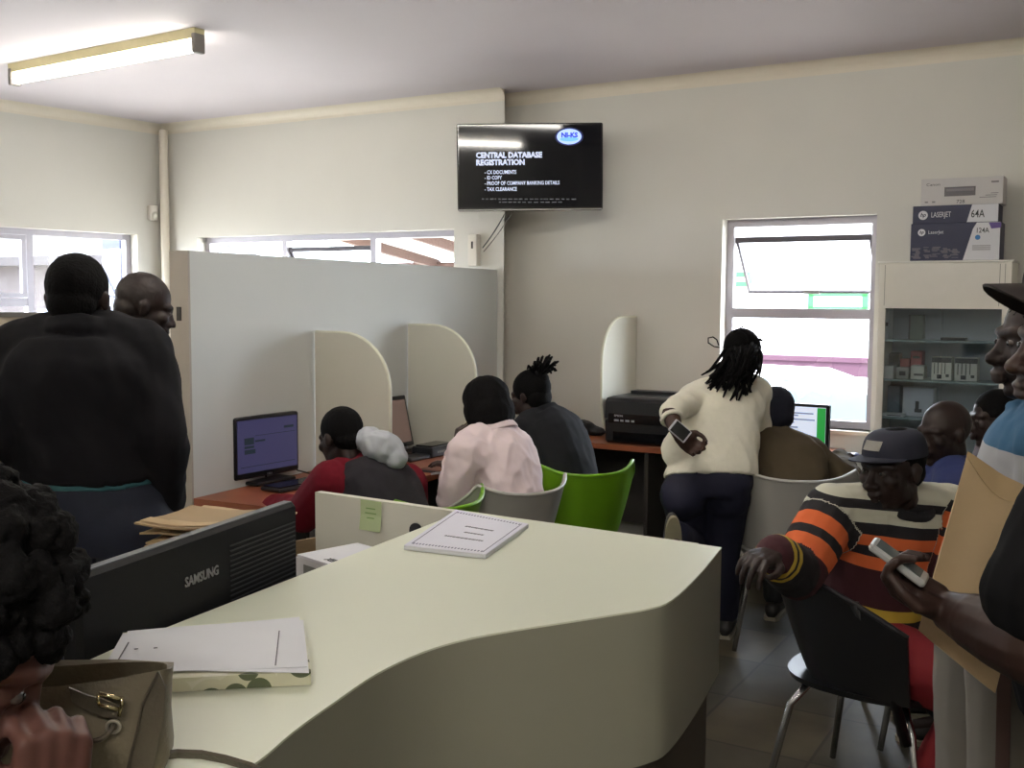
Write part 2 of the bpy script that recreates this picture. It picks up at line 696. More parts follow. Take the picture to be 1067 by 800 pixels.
# ------------------------------------------------------------------ outside
GROUND = mat('outside_concrete', (190, 184, 172), 0.9, var=0.08, scale=2)
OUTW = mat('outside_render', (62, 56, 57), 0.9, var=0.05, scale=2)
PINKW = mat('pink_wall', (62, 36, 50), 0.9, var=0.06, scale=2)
ROOFD = mat('dark_roof', (36, 31, 33), 0.8, var=0.15, scale=5)
TIMBER = mat('verandah_timber', (74, 54, 47), 0.8, var=0.2, scale=8)
BLUEP = mat('blue_paint', (26, 34, 62), 0.6, var=0.05)
GREENP = mat('sign_green', (10, 92, 40), 0.6, var=0.05)
tag(MB().obox((0, 14, -0.95), (1, 0, 0), (0, 1, 0), Z, 40, 40, 0.05).build('ground', GROUND), kind='structure')
# corrugated verandah roof behind the back wall
corr = bpy.data.materials.new('translucent_corrugated_sheet')
corr.use_nodes = True
nt = corr.node_tree
nt.nodes.clear()
oo = nt.nodes.new('ShaderNodeOutputMaterial')
d1 = nt.nodes.new('ShaderNodeBsdfDiffuse')
d1.inputs[0].default_value = rgb(235, 230, 225)
t1 = nt.nodes.new('ShaderNodeBsdfTranslucent')
t1.inputs[0].default_value = rgb(225, 220, 214)
mxs = nt.nodes.new('ShaderNodeMixShader')
mxs.inputs[0].default_value = 0.35
nt.links.new(d1.outputs[0], mxs.inputs[1])
nt.links.new(t1.outputs[0], mxs.inputs[2])
nt.links.new(mxs.outputs[0], oo.inputs[0])
vr = thing('verandah_roof', 'corrugated verandah roof on brown timber rafters outside the high window', 'roof', AB - NB * 1 + DB * 1.5 + Z * -.9)
grid = []
for i in range(2):
    row = []
    for j in range(121):
        s = -0.6 + j * 0.03
        t = 0.35 + 3.6 * i
        row.append(AB + DB * s - NB * (T + t) + Z * (2.62 - 0.14 * t + 0.018 * math.cos(j * math.pi / 2.5)))
    grid.append(row)
MB().sheet(grid, 0.004).build('roof_sheet', corr, vr, smooth=True)
for k in range(4):
    s = -0.2 + k * 0.9
    a = AB + DB * s - NB * (T + .36)
    e = AB + DB * (s + .2) - NB * (T + 3.9)
    MB().seg(a + Z * 2.5, e + Z * 2.0, 0.06, 0.1).build('rafter', TIMBER, vr)
for t in (1.6, 3.85):
    MB().seg(AB - DB * .6 - NB * (T + t) + Z * (2.53 - .14 * t), AB + DB * 2.9 - NB * (T + t) + Z * (2.53 - .14 * t), 0.05, 0.07).build('purlin', TIMBER, vr)
for s in (0.3, 2.7):
    q = AB + DB * s - NB * (T + 3.8)
    MB().seg(q + Z * -.9, q + Z * 1.95, 0.09, 0.09).build('post', TIMBER, vr)
# small house beyond the left windows
hc = at_y(70, 250, 17.0)
hs = thing('house', 'pale rendered house with a dark eave seen through the left windows', 'house', V((hc.x, hc.y, -.9)))
hx, hy = nz(V((.85, -.5, 0))), nz(V((.5, .85, 0)))
hb = V((hc.x - .3, hc.y + 2, 0))
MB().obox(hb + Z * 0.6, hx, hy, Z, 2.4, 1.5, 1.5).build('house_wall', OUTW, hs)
MB().loft([[hb + hx * sx * 2.7 + hy * sy * 1.9 + Z * 2.1 for sx, sy in ((-1, -1), (1, -1), (1, 1), (-1, 1))], [hb + hx * sx * 2.7 + hy * sy * 1.9 + Z * 2.24 for sx, sy in ((-1, -1), (1, -1), (1, 1), (-1, 1))],
          [hb + hx * sx * 2.0 + hy * sy * .1 + Z * 2.75 for sx, sy in ((-1, -1), (1, -1), (1, 1), (-1, 1))]]).build('roof', ROOFD, hs)
MB().obox(hb - hy * 1.5 + hx * .9 + Z * .9, hx, hy, Z, .5, .03, .5).build('window', mat('far_window', (120, 130, 150), .2), hs)
# blue column close outside the left window
bc = at_plane(131, 280, AB - NA * .75, NA)
bt = thing('pillar', 'blue painted square pillar just outside the left window', 'pillar', V((bc.x, bc.y, -.9)))
MB().rbox(V((bc.x, bc.y, .85)), DA, NA, Z, .14, .14, 1.45, .01).build('shaft', BLUEP, bt)
MB().rbox(V((bc.x, bc.y, -.75)), DA, NA, Z, .18, .18, .15, .01).build('plinth', OUTW, bt)
# street side: pink boundary wall, building with a green-framed sign, parked car
pw = at_y(850, 395, 17.0)
ps = thing('boundary_wall', 'pink boundary wall across the street beyond the large window', 'wall', V((pw.x, pw.y, -.9)))
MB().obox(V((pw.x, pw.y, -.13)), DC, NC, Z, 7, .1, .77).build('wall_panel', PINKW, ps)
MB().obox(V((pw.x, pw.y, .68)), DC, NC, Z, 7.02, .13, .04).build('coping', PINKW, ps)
bd = at_y(850, 300, 24)
OUTB = mat('shop_render', (200, 200, 204), .9)
bs = thing('shop_building', 'white building across the street carrying a green-framed sign', 'building', V((bd.x, bd.y, -.9)))
MB().obox(V((bd.x, bd.y, 1.25)) - NC * 2, DC, NC, Z, 9, 2, 2.15).build('building_wall', OUTB, bs)
MB().obox(V((bd.x, bd.y, 3.45)) - NC * 2, DC, NC, Z, 9.3, 2.3, .06).build('roof', OUTW, bs)


def sign(px0, px1, py0, py1, label):
    a, e = at_plane(px0, py1, bd + NC * .3, NC), at_plane(px1, py0, bd + NC * .3, NC)
    c = (a + e) / 2
    hw, hh = abs((e - a).dot(DC)) / 2, abs(e.z - a.z) / 2
    r = thing('sign_board', label, 'sign', c - Z * hh)
    MB().obox(c, DC, NC, Z, hw, .04, hh).build('panel', OUTB, r)
    mb = MB()
    for s in (-1, 1):
        mb.obox(c + Z * s * hh, DC, NC, Z, hw + .05, .06, .06)
        mb.obox(c + DC * s * hw, DC, NC, Z, .06, .06, hh)
    mb.build('frame', GREENP, r)
    MB().seg(c - NC * .04 , c - NC * .28, .06, .06).build('bracket', STEEL, r)


sign(845, 902, 306, 322, 'white sign with green frame seen through upper right of the large window')
sign(700, 781, 286, 296, 'narrow green-framed sign seen behind the open window sash')
cp = V((4.15, 12.6, -.9))


def car(p, d, label):
    n = V((-d.y, d.x, 0))
    CARW = mat('car_white', (236, 236, 238), .2, var=.02)
    CARG = mat('car_window', (84, 98, 106), .1, var=.03)
    r = thing('car', label, 'car', p)
    prof = [(-2.1, .35), (-2.15, .75), (-1.95, 1.0), (-1.5, 1.05), (-1.05, 1.45), (-.6, 1.55), (.6, 1.53), (1.0, 1.4), (1.45, 1.0), (1.95, .9), (2.15, .7), (2.15, .35)]
    MB().prism([p + d * x + Z * z - n * .8 for x, z in prof], n, 1.6).build('body', CARW, r)
    for s in (-1, 1):
        MB().prism([p + d * x + Z * z + n * (s * .805 - .01) for x, z in ((-1.3, 1.06), (-.95, 1.4), (-.55, 1.48), (.55, 1.46), (.9, 1.36), (1.25, 1.03))], n, .02).build('side_window', CARG, r)
        for x in (-1.3, 1.35):
            c = p + d * x + Z * .32 + n * s * .72
            MB().tube([c - n * .1, c + n * .1], .32, 20).build('wheel', BLACK, r)
    return r


car(cp, DC, 'white car parked outside nearest the large window')
car(V((3.73, 15.04, -.9)), DC, 'second white car parked close against the pink boundary wall outside')

# ================================================================== CEILING LIGHTS
def batten(p, q, power, label, group=None):
    """fluorescent batten: enamelled spine, end caps, tube"""
    p, q = V(p), V(q)
    d = nz(q - p)
    side = d.cross(Z)
    r = thing('fluorescent_light', label, 'light', (p + q) / 2 + Z * (H - p.z), group)
    MB().loft([[e + side * x + Z * z for x, z in ((-.035, H - p.z), (.035, H - p.z), (.03, .02), (-.03, .02))] for e in (p, q)]).build('spine', mat('cream_enamel', (206, 196, 150), .4), r)
    for e in (p + d * .012, q - d * .012):
        MB().rbox(e + Z * (-.005), d, side, Z, .015, .036, .05, .008).build('end_cap', mat('grey_end_cap', (128, 122, 116), .5), r)
    tm = mat('tube_glow_%d' % int(power), (255, 250, 235), .3, emit=(255, 250, 241), estr=power)
    MB().tube([p + d * .03 - Z * .02, q - d * .03 - Z * .02], .026, 14).build('tube', tm, r, smooth=True)
    return r


batten((-3.04, 6.539, 2.93), (-1.643, 5.641, 2.93), TUBE, 'lit fluorescent batten on the ceiling above the left windows')
dl = nz(V((-1.643, 5.641, 0)) - V((-3.04, 6.539, 0)))
for c, pw_, lab in ((V((-0.15, 3.35, 2.93)), .75, 'lit fluorescent batten on the ceiling between the counter and the computer desks'),
                    (V((-3.0, 2.9, 2.93)), .7, 'lit fluorescent batten on the ceiling over the left side of the office'),
                    (V((-0.5, -1.0, 2.93)), 1.6, 'lit fluorescent batten on the ceiling near the rear wall')):
    batten(c - dl * .75, c + dl * .75, REAR_TUBE * pw_, lab, 'ceiling battens')

# ================================================================== PARTITION, WORKTOP, DIVIDERS
PL = V((-1.39, 4.54, 0))
D1 = nz(V((-0.1, 7.2, 0)) - PL)
N1 = V((D1.y, -D1.x, 0))
tEnd = (AB - PL).dot(NB) / D1.dot(NB)
pr = thing('partition_screen', 'tall pale grey partition screen dividing the computer desks from the left side', 'partition', PL - N1 * .05)
MB().obox(PL + D1 * (tEnd / 2 - .005) - N1 * .05 + Z * .9, D1, N1, Z, tEnd / 2 - .015, .05, .9).build('board', PARTM, pr)
MB().obox(PL - D1 * -.004 - N1 * .05 + Z * .9, D1, N1, Z, .006, .052, .9).build('end_strip', mat('partition_end', (176, 168, 156), .6, var=.05), pr)
MB().obox(PL + N1 * -.05 - D1 * .004 + Z * 1.53, D1, N1, Z, .003, .012, .03).build('latch', DARKP, pr)

DEP = .6
ZT = .73
L2 = s_of(V((2.03, 6.3, 0)), C0, DC)


def isect(p, d, q, e):
    k = ((q - p).x * e.y - (q - p).y * e.x) / (d.x * e.y - d.y * e.x)
    return p + d * k


inner = isect(PL + N1 * DEP, D1, C0 + NC * DEP, DC)
g = .01
top = [PL + N1 * g, isect(PL + N1 * g, D1, BE + NB * g, DB), C0 + NC * g + DC * .02, C0 + NC * g + DC * L2, C0 + NC * DEP + DC * L2, inner, PL + N1 * DEP]
wt = thing('worktop', 'brown wood worktop running along the partition and under the large window', 'desk', PL + N1 * .3)
MB().prism([p + Z * (ZT - .032) for p in top], Z, .032).build('desktop', WOOD, wt)
for (p, d) in ((PL + D1 * .05, N1), (PL + D1 * 1.35, N1), (C0 + DC * 1.2, NC), (C0 + DC * (L2 - .05), NC)):
    MB().obox(p + d * .31 + Z * .345, d, Z.cross(d), Z, .27, .012, .345).build('leg_panel', DARKP, wt)
MB().obox(C0 + DC * (L2 / 2 + .2) + NC * .12 + Z * .42, DC, NC, Z, L2 / 2 - .25, .009, .26).build('modesty_panel', DARKP, wt)


def divider(base, d, side, depth, flat, top, label, low=False):
    """curved white privacy board standing on the worktop: d points away from its wall"""
    R = depth - flat
    pts = [(0, 0), (0, top), (flat, top)] + [(flat + R * math.sin(a), top - R * (1 - math.cos(a)) * 1.0) for a in [math.pi / 2 * k / 10 for k in range(1, 11)]]
    if low:
        r2 = R * .8
        pts += [(depth - r2 * (1 - math.cos(a)), r2 * (1 - math.sin(a)) * 1.1) for a in [math.pi / 2 * k / 8 for k in range(0, 9)]]
    else:
        pts += [(depth, 0)]
    mb = MB().prism([base + d * x + Z * (ZT + .001 + z) - side * .009 for x, z in pts], side, .018)
    o = thing('desk_divider', label, 'desk divider', base + Z * ZT, 'curved white dividers on the worktop')
    mb.build('board', WHITE, o)
    MB().tube([base + d * x + Z * (ZT + z) for x, z in pts[1:len(pts) - (0 if not low else 1)]], .0098, 6).build('edge_strip', mat('divider_edge', (226, 226, 206), .4), o, smooth=True)


def on_part(px):
    a = at_plane(px, 400, PL, N1)
    return V((a.x, a.y, 0))


divider(on_part(327.5) + N1 * .012, N1, D1, .44, .16, .70, 'curved white divider beside the monitor with the red-sleeved worker')
divider(on_part(424) + N1 * .012, N1, D1, .44, .16, .72, 'curved white divider behind the open laptop')
wc = at_plane(662, 400, C0, NC)
divider(V((wc.x, wc.y, 0)) + NC * .012, NC, DC, .50, .22, .76, 'curved white divider on the wall side beside the black printer', low=True)

# low panel at the far left
lp = at_y(55, 400, 4.25)
q = thing('screen_panel', 'low beige screen panel behind the man in the black jacket', 'partition', V((lp.x - .7, lp.y, 0)))
zt = at_y(30, 330, 4.25).z
MB().obox(V((lp.x - .7, lp.y, zt / 2)), (1, 0, 0), (0, 1, 0), Z, .7, .02, zt / 2).build('board', mat('beige_panel', (190, 178, 160), .6, var=.04), q)
MB().obox(V((lp.x - .7, lp.y, zt + .008)), (1, 0, 0), (0, 1, 0), Z, .705, .026, .01).build('top_rail', STEEL, q)

# ================================================================== RECEPTION COUNTER
ctl = [(.429, 2.116), (.345, 1.90), (.27, 1.735), (.225, 1.685), (.165, 1.651), (.09, 1.612), (.012, 1.572), (-.065, 1.525), (-.125, 1.466), (-.178, 1.38), (-.217, 1.281), (-.25, 1.19), (-.275, 1.102), (-.32, 1.02), (-.42, .96), (-.6, .93), (-.88, .93)]


def smooth_line(p, n=4):
    out = []
    P = [V((x, y, 0)) for x, y in p]
    for i in range(len(P) - 1):
        a, b, c, d = P[max(i - 1, 0)], P[i], P[i + 1], P[min(i + 2, len(P) - 1)]
        for k in range(n):
            t = k / n
            out.append(.5 * ((2 * b) + (c - a) * t + (2 * a - 5 * b + 4 * c - d) * t * t + (3 * b - a - 3 * c + d) * t ** 3))
    return out + [P[-1]]


front = smooth_line(ctl)
backc = [V((-.87, .96, 0)), V((-.6, 1.402, 0)), V((-.111, 2.473, 0))]
ZC = 1.1
ct = thing('reception_counter', 'large reception counter with pale laminate top and wavy grey front', 'counter', V((-.1, 1.7, 0)))
MB().prism([p + Z * (ZC - .003) for p in front + backc], Z, .003).build('countertop', COUNTM, ct)
off = []
for i, p in enumerate(front):
    d = nz(front[min(i + 1, len(front) - 1)] - front[max(i - 1, 0)])
    off.append(p + V((d.y, -d.x, 0)) * .0)
inn = lambda k: [p + V((-nz(front[min(i + 1, len(front) - 1)] - front[max(i - 1, 0)]).y, nz(front[min(i + 1, len(front) - 1)] - front[max(i - 1, 0)]).x, 0)) * -k for i, p in enumerate(front)]


def inset(k):
    out = []
    for i, p in enumerate(front):
        d = nz(front[min(i + 1, len(front) - 1)] - front[max(i - 1, 0)])
        c = V((-d.y, d.x, 0))
        mid = V((-.35, 1.75, 0))
        if c.dot(mid - p) < 0:
            c = -c
        out.append(p + c * k)
    return out


def curtain(name, k, th, z0, z1, m):
    a, bq = inset(k), inset(k + th)
    MB().sheet([[p + Z * z0 for p in a], [p + Z * z1 for p in a]], th).build(name, m, ct, smooth='auto')


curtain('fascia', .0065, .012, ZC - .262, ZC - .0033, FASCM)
curtain('plinth_front', .03, .012, .0, ZC - .262, BASEM)
# straight end panel that carries on past the top towards the desks, with its sticky note and cable hole
e0, e1 = V((.429, 2.116, 0)), V((-.513, 2.724, 0))
de = nz(e1 - e0)
ne = V((de.y, -de.x, 0))
ne = ne if ne.y < 0 else -ne
MB().obox((e0 + e1) / 2 - ne * .012 + de * .03 + Z * (ZC / 2 - .002), de, ne, Z, (e1 - e0).length / 2 - .03, .011, ZC / 2 - .002).build('end_panel', WHITE, ct)
gh = at_plane(434, 553, e0, ne)
MB().tube([gh + ne * .001, gh + ne * .004], .02, 18).build('grommet', BLACK, ct)
bl = [p for p in backc]
for a, e in ((bl[0], bl[1]), (bl[1], bl[2])):
    d = nz(e - a)
    nn = V((d.y, -d.x, 0))
    MB().obox((a + e) / 2 + nn * .03 + Z * .53, d, nn, Z, (e - a).length / 2 - .03, .009, .53).build('back_panel', WHITE, ct)
# sticky note
n0 = at_plane(387, 537, e0, ne)
nt_ = thing('sticky_note', 'green sticky note on the white end panel of the counter', 'note', n0 + ne * .002)
k = .034
MB().sheet([[n0 + de * (-k * s) + Z * (k * t * 1.12) + ne * (.002 + (.006 if t < 0 else 0)) for s in (-1, 0, 1)] for t in (-1, 0, 1)], .0008).build('note_sheet', mat('pale_green_note', (172, 186, 142), .8, var=.04), nt_)
mb = MB()
for r_, wd in ((.018, .03), (.006, .036), (-.006, .024)):
    mb.obox(n0 + Z * r_ + ne * .0032, de, ne, Z, wd / 2, .0004, .0016)
mb.build('pencil_writing', mat('note_writing', (120, 150, 90), .8), nt_)

# lower staff desk behind the counter
dk = thing('staff_desk', 'low staff desk behind the counter holding the monitor and boxes', 'desk', V((-.8, 2.0, 0)))
MB().prism([p + Z * .71 for p in (V((-.145, 2.44, 0)), V((-.52, 2.69, 0)), V((-.93, 2.68, 0)), V((-1.3, 1.6, 0)), V((-.66, 1.38, 0)))], Z, .03).build('desktop', WOOD, dk)
for p in ((-.3, 2.5), (-.88, 2.6), (-1.2, 1.6), (-.72, 1.45)):
    MB().obox(V((p[0], p[1], .355)), (1, 0, 0), (0, 1, 0), Z, .025, .025, .355).build('leg', DARKP, dk)

# ================================================================== SCREENS
def flat_screen(name, label, cat, c0, c1, ztop, zbot, th, face, scr=None, foot_z=None, back_text=None, group=None):
    """monitor between plan points c0, c1 (its bottom line), face = horizontal direction the screen looks"""
    c0, c1 = V((c0[0], c0[1], 0)), V((c1[0], c1[1], 0))
    d = nz(c1 - c0)
    n = V((d.y, -d.x, 0))
    n = n if n.dot(V(face)) > 0 else -n
    mid = (c0 + c1) / 2
    L = (c1 - c0).length
    r = thing(name, label, cat, V((mid.x, mid.y, foot_z if foot_z is not None else zbot)), group)
    zc = (ztop + zbot) / 2
    hh = (ztop - zbot) / 2
    MB().rbox(mid - n * th / 2 + Z * zc, d, Z, n, L / 2, hh, th / 2, .012).build('casing', BLACK, r)
    if scr:
        s = MB().obox(mid + n * .001 + Z * (zc + .006), d, n, Z, L / 2 - .016, .0012, hh - .022).build('screen', scr, r)
    if foot_z is not None:
        MB().rbox(mid - n * .05 + Z * ((zbot + foot_z) / 2 + .02), d, n, Z, .03, .012, (zbot - foot_z) / 2 + .02, .006).build('neck', BLACK, r)
        MB().rbox(mid - n * .03 + Z * (foot_z + .009), d, n, Z, .125, .09, .008, .03).build('foot', BLACK, r)
    return r, mid, d, n, zc, hh, L


def screen_mat(name, col, s):
    return mat(name, col, .25, var=.05, scale=4, emit=col, estr=s)


# rear of the dark monitor behind the counter
m0, m1 = at_y(293, 527, 1.96), at_y(60, 600, 1.42)
r, mid, d, n, zc, hh, L = flat_screen('monitor', 'dark monitor seen from behind over the counter with grey lettering on its back', 'monitor', (m0.x, m0.y), (m1.x, m1.y), 1.222, .89, .035, (-1, .3, 0), screen_mat('idle_screen', (60, 70, 90), .3), .742)
for c_ in r.children:
    if c_.name.startswith('casing'):
        c_.data.materials[0] = mat('matt_black_casing', (13, 13, 16), .6, var=.1, spec=.2)
d = -d if d.x < 0 else d
bk = mid - n * .0365
lo = at_plane(193, 612, bk, n)
text('lettering', 'SAMSUNG', lo, d, Z, .022, mat('grey_lettering', (120, 120, 122), .4), r, width=.088, bold=.02)
mb = MB()
s0 = (at_plane(240, 600, bk, n) - bk).dot(d)
hw_ = (L / 2 - .012 - s0) / 2
for i in range(34):
    mb.obox(bk + d * (s0 + hw_) + Z * (.905 + i * .0085), d, n, Z, hw_, .0008, .0012)
mb.build('vent_ribs', mat('vent_black', (36, 36, 40), .5), r)
MB().obox(mid - n * .02 + Z * 1.2225, d, n, Z, L / 2 - .01, .008, .001).build('top_trim', mat('charcoal_trim', (74, 76, 82), .4), r)

# monitor on the worktop by the partition
a, e = at_y(245, 503, 4.78), at_y(312, 488, 5.12)
ztp = (at_y(240, 437, 4.78).z + at_y(309, 427, 5.12).z) / 2
zbt = (a.z + e.z) / 2
r, mid, d, n, zc, hh, L = flat_screen('monitor', 'black monitor showing a mauve web page at the left end of the worktop', 'monitor', (a.x, a.y), (e.x, e.y), ztp, zbt, .04, (1, -1, 0), screen_mat('mauve_screen', (66, 66, 102), .38), ZT + .001)
d = d if d.x > 0 else -d
cell = screen_mat('mauve_screen_block', (44, 56, 66), .28)
mb = MB()
for (x0, x1, z0, z1) in ((-.36, -.22, .10, .32), (-.36, -.22, -.02, .06), (-.2, -.05, .16, .22), (-.2, .42, .36, .375), (.25, .4, .5, .58), (-.36, -.2, -.2, -.06), (-.42, .42, -.62, -.6)):
    mb.obox(mid + d * ((x0 + x1) / 2 * L) + Z * (zc + (z0 + z1) / 2 * hh) + n * .003, d, n, Z, abs(x1 - x0) / 2 * L, .0008, abs(z1 - z0) / 2 * hh)
mb.build('page_blocks', cell, r)
text('maker_badge', 'DELL', mid + Z * (zbt + .006) + n * .0028 - d * .01, d, Z, .013, mat('silver_badge', (190, 190, 196), .3), r, width=.034)
kb = thing('keyboard', 'black keyboard lying in front of the mauve-screened monitor', 'keyboard', mid + n * .2 + Z * ZT)
MB().rbox(mid + n * .20 + d * .02 + Z * (ZT + .011), d, n, Z, .2, .065, .009, .012).build('case', BLACK, kb)
mb = MB()
for i in range(15):
    for j in range(5):
        mb.obox(mid + n * (.155 + j * .022) + d * (.02 + (i - 7) * .0255) + Z * (ZT + .0225), d, n, Z, .0105, .009, .003)
mb.build('keys', BLACKG, kb)
cb = thing('cable', 'thin black cable trailing over the worktop by the mauve-screened monitor', 'cable', mid + Z * ZT)
MB().tube([mid - n * .02 + d * .12 + Z * (ZT + .12), mid - n * .01 + d * .2 + Z * (ZT + .03), mid + d * .26 + n * .02 + Z * (ZT + .008), mid + d * .36 + n * .06 + Z * (ZT + .007), mid + d * .5 + n * .04 + Z * (ZT + .007)], .004, 6).build('cord', BLACK, cb, smooth=True)

# laptop beyond the first divider
lb = V((-.66, 5.86, 0))
ln = nz(V((.86, -.5, 0)))
ld = V((-ln.y, ln.x, 0))
lt = thing('laptop', 'open black laptop standing behind the first curved divider', 'laptop', lb + Z * ZT)
MB().rbox(lb + ln * .13 + Z * (ZT + .013), ld, ln, Z, .19, .125, .011, .012).build('base', BLACK, lt)
tilt = nz(Z * .97 - ln * .22)
tn = nz(ln * .97 + Z * .22)
lid = MB().rbox(lb + Z * (ZT + .03) + tilt * .15, ld, tilt, tn, .19, .145, .007, .01).build('lid', BLACK, lt)
MB().obox(lb + Z * (ZT + .03) + tilt * .15 + tn * .008, ld, tilt, tn, .172, .122, .001).build('screen', screen_mat('brown_screen', (112, 92, 84), .4), lid)
mb = MB()
for i in range(13):
    for j in range(5):
        mb.obox(lb + ln * (.06 + j * .022) + ld * ((i - 6) * .024) + Z * (ZT + .0255), ld, ln, Z, .010, .009, .002)
mb.build('keys', BLACKG, lt)
# small stack of black gear and papers on the worktop between laptop and pink blouse
bx = at_z(452, 474, ZT)
t = thing('docking_box', 'flat black device beside the open laptop', 'device', bx)
MB().rbox(bx + Z * .03, ld, ln, Z, .12, .07, .028, .012).build('case', BLACK, t)
MB().rbox(bx + Z * .06, ld, ln, Z, .10, .055, .006, .008).build('lid', BLACKG, t)
mb = MB()
for i in range(6):
    mb.obox(bx + ln * .0705 + ld * (-.06 + i * .02) + Z * .03, ld, ln, Z, .006, .001, .006)
mb.build('ports', mat('port_grey', (110, 110, 100), .5), t)
fx = at_z(470, 489, ZT)
t = thing('folder', 'dark folder lying open at the pink-bloused worker', 'folder', fx)
MB().rbox(fx + Z * .006, ld, ln, Z, .15, .11, .005, .006).build('cover', mat('dark_folder', (44, 34, 34), .6), t)
MB().rbox(fx + Z * .013, ld, ln, Z, .14, .1, .002, .003).build('sheets', mat('folder_page', (110, 70, 56), .6), t)
px_ = at_z(462, 497, ZT)
t = tag(MB().tube([px_ + Z * .024 - ld * .075 - ln * .02, px_ + Z * .024 + ld * .07 + ln * .02, px_ + Z * .024 + ld * .08 + ln * .023], [.0055, .0055, .002], 8).build('pen', mat('silver_pen', (196, 196, 200), .3)), 'pale pen lying across the dark folder', 'pen')

# TV
tvY = 6.75
tl, tr_, bl_, br_ = (at_y(x, y, tvY) for x, y in ((475.5, 129.5), (628, 128), (477.5, 220.5), (628, 218)))
tc_ = (tl + tr_ + bl_ + br_) / 4
td = nz(tr_ - tl)
tu = nz(nz(tl - bl_) - td * nz(tl - bl_).dot(td))
tn_ = td.cross(tu)
tn_ = tn_ if tn_.y < 0 else -tn_
tw, th_ = (tr_ - tl).length / 2, (tl - bl_).length / 2
tu = nz(tu * math.cos(math.radians(2.9)) + tn_ * math.sin(math.radians(2.9)))
tn_ = td.cross(tu)
tn_ = tn_ if tn_.y < 0 else -tn_
tv = thing('television', 'black wall television showing a registration slide with a blue oval logo', 'television', tc_ - tu * th_)
MB().rbox(tc_ - tn_ * .03, td, tu, tn_, tw, th_, .028, .012).build('casing', BLACKG, tv)
MB().obox(tc_ + tn_ * .0 + tu * .006, td, tu, tn_, tw - .012, th_ - .02, .0012).build('screen', mat('tv_screen', (11, 11, 14), .05, var=.05, spec=.25, emit=(20, 20, 24), estr=.35), tv)
MB().obox(tc_ - tu * (th_ - .008) + tn_ * .001, td, tu, tn_, tw - .004, .005, .002).build('bottom_trim', STEEL, tv)


def tvp(px, py):
    return at_plane(px, py, tc_ + tn_ * .0022, tn_)


TXT = mat('slide_text', (205, 212, 232), .5, emit=(196, 205, 232), estr=.75)
TXD = mat('slide_small_text', (78, 80, 84), .5, emit=(78, 80, 84), estr=.5)
for (s, x, y, x1, h, b) in (('CENTRAL DATABASE', 496, 164.5, 565, 5.4, .05), ('REGISTRATION', 496, 172, 546.5, 5.4, .05), ('- CX DOCUMENTS', 505, 181.3, 538, 3.7, .02), ('- ID COPY', 505, 187, 523, 3.7, .02), ('- PROOF OF COMPANY BANKING DETAILS', 505, 192.8, 583, 3.7, .02), ('- TAX CLEARANCE', 505, 199, 538.5, 3.7, .02)):
    a, e = tvp(x, y), tvp(x1, y)
    text('slide_text', s, a, td, tu, h / .7 / FPX * tvY, TXT, tv, width=(e - a).length, bold=b)
rr = random.Random(3)
mb = MB()
for (y, xa, xb) in ((207.4, 502, 600), (210.6, 520, 584)):
    x = xa
    while x < xb:
        wd = rr.uniform(1.5, 5)
        mb.obox(tvp(x + wd / 2, y), td, tu, tn_, wd / 2 / FPX * tvY, .0035, .0006)
        x += wd + rr.uniform(1, 2.4)
mb.build('slide_footnote', TXD, tv)
lc_ = tvp(593, 142.3)
ell = lambda a, bq, o: [lc_ + td * (a * math.cos(t)) + tu * (bq * math.sin(t)) + tn_ * o for t in [2 * math.pi * k / 40 for k in range(40)]]
kx = tvY / FPX
lg = MB().prism(ell(14.6 * kx, 9.2 * kx, 0), tn_, .0006).build('logo_border', mat('logo_navy', (14, 26, 70), .5, emit=(14, 26, 80), estr=.6), tv)
MB().prism(ell(12.6 * kx, 7.8 * kx, .0008), tn_, .0006).build('logo_oval', mat('logo_pale_blue', (176, 200, 255), .5, emit=(170, 196, 255), estr=.95), lg)
MB().prism([p - tu * 2.6 * kx for p in ell(9.5 * kx, 2.2 * kx, .0016)], tn_, .0005).build('logo_wave', mat('logo_sky', (120, 180, 255), .5, emit=(110, 176, 255), estr=.9), lg)
text('logo_letters', 'NI-KS', lc_ - td * 8.2 * kx - tu * .6 * kx + tn_ * .0024, td, tu, 6.6 * kx, mat('logo_letters', (40, 70, 190), .5, emit=(30, 60, 190), estr=.7), lg, width=17 * kx, bold=.05)
# wall arm
wp = at_plane(560, 175, C0, NC)
mb = MB()
mb.seg(tc_ - tn_ * .055, wp + NC * .02, .05, .05)
mb.obox(wp + NC * .012, DC, NC, Z, .1, .012, .12)
mb.obox(tc_ - tn_ * .06, td, tu, tn_, .14, .1, .006)
mb.build('wall_bracket', BLACK, tv)
# socket box on the back wall with two cables
sb = at_plane(496.5, 261, AB, NB)
so = thing('socket_box', 'upright white socket box on the wall below the television', 'socket', sb - Z * .1)
MB().rbox(sb + NB * .03, DB, NB, Z, .036, .028, .108, .008).build('housing', mat('ivory_plastic', (222, 216, 204), .4, var=.02), so)
MB().obox(sb + NB * .0585 + Z * .035, DB, NB, Z, .007, .002, .024).build('switch_slot', DARKP, so)
for i, (x0, y0, x1, y1) in enumerate(((527, 221, 503, 258), (534, 221, 504, 262))):
    p, q = at_y(x0, y0, tvY + .04), at_plane(x1, y1, AB + NB * .05, NB)
    mids = [p.lerp(q, k / 6) - Z * (.012 * math.sin(math.pi * k / 6)) for k in range(7)]
    tag(MB().tube(mids, .0045 if i == 0 else .003, 6).build('cable', BLACK if i == 0 else mat('grey_cable', (80, 74, 68), .5)), ('thicker black cable hanging from the television to the socket box', 'thinner grey cable hanging beside the black one below the television')[i], 'cable')
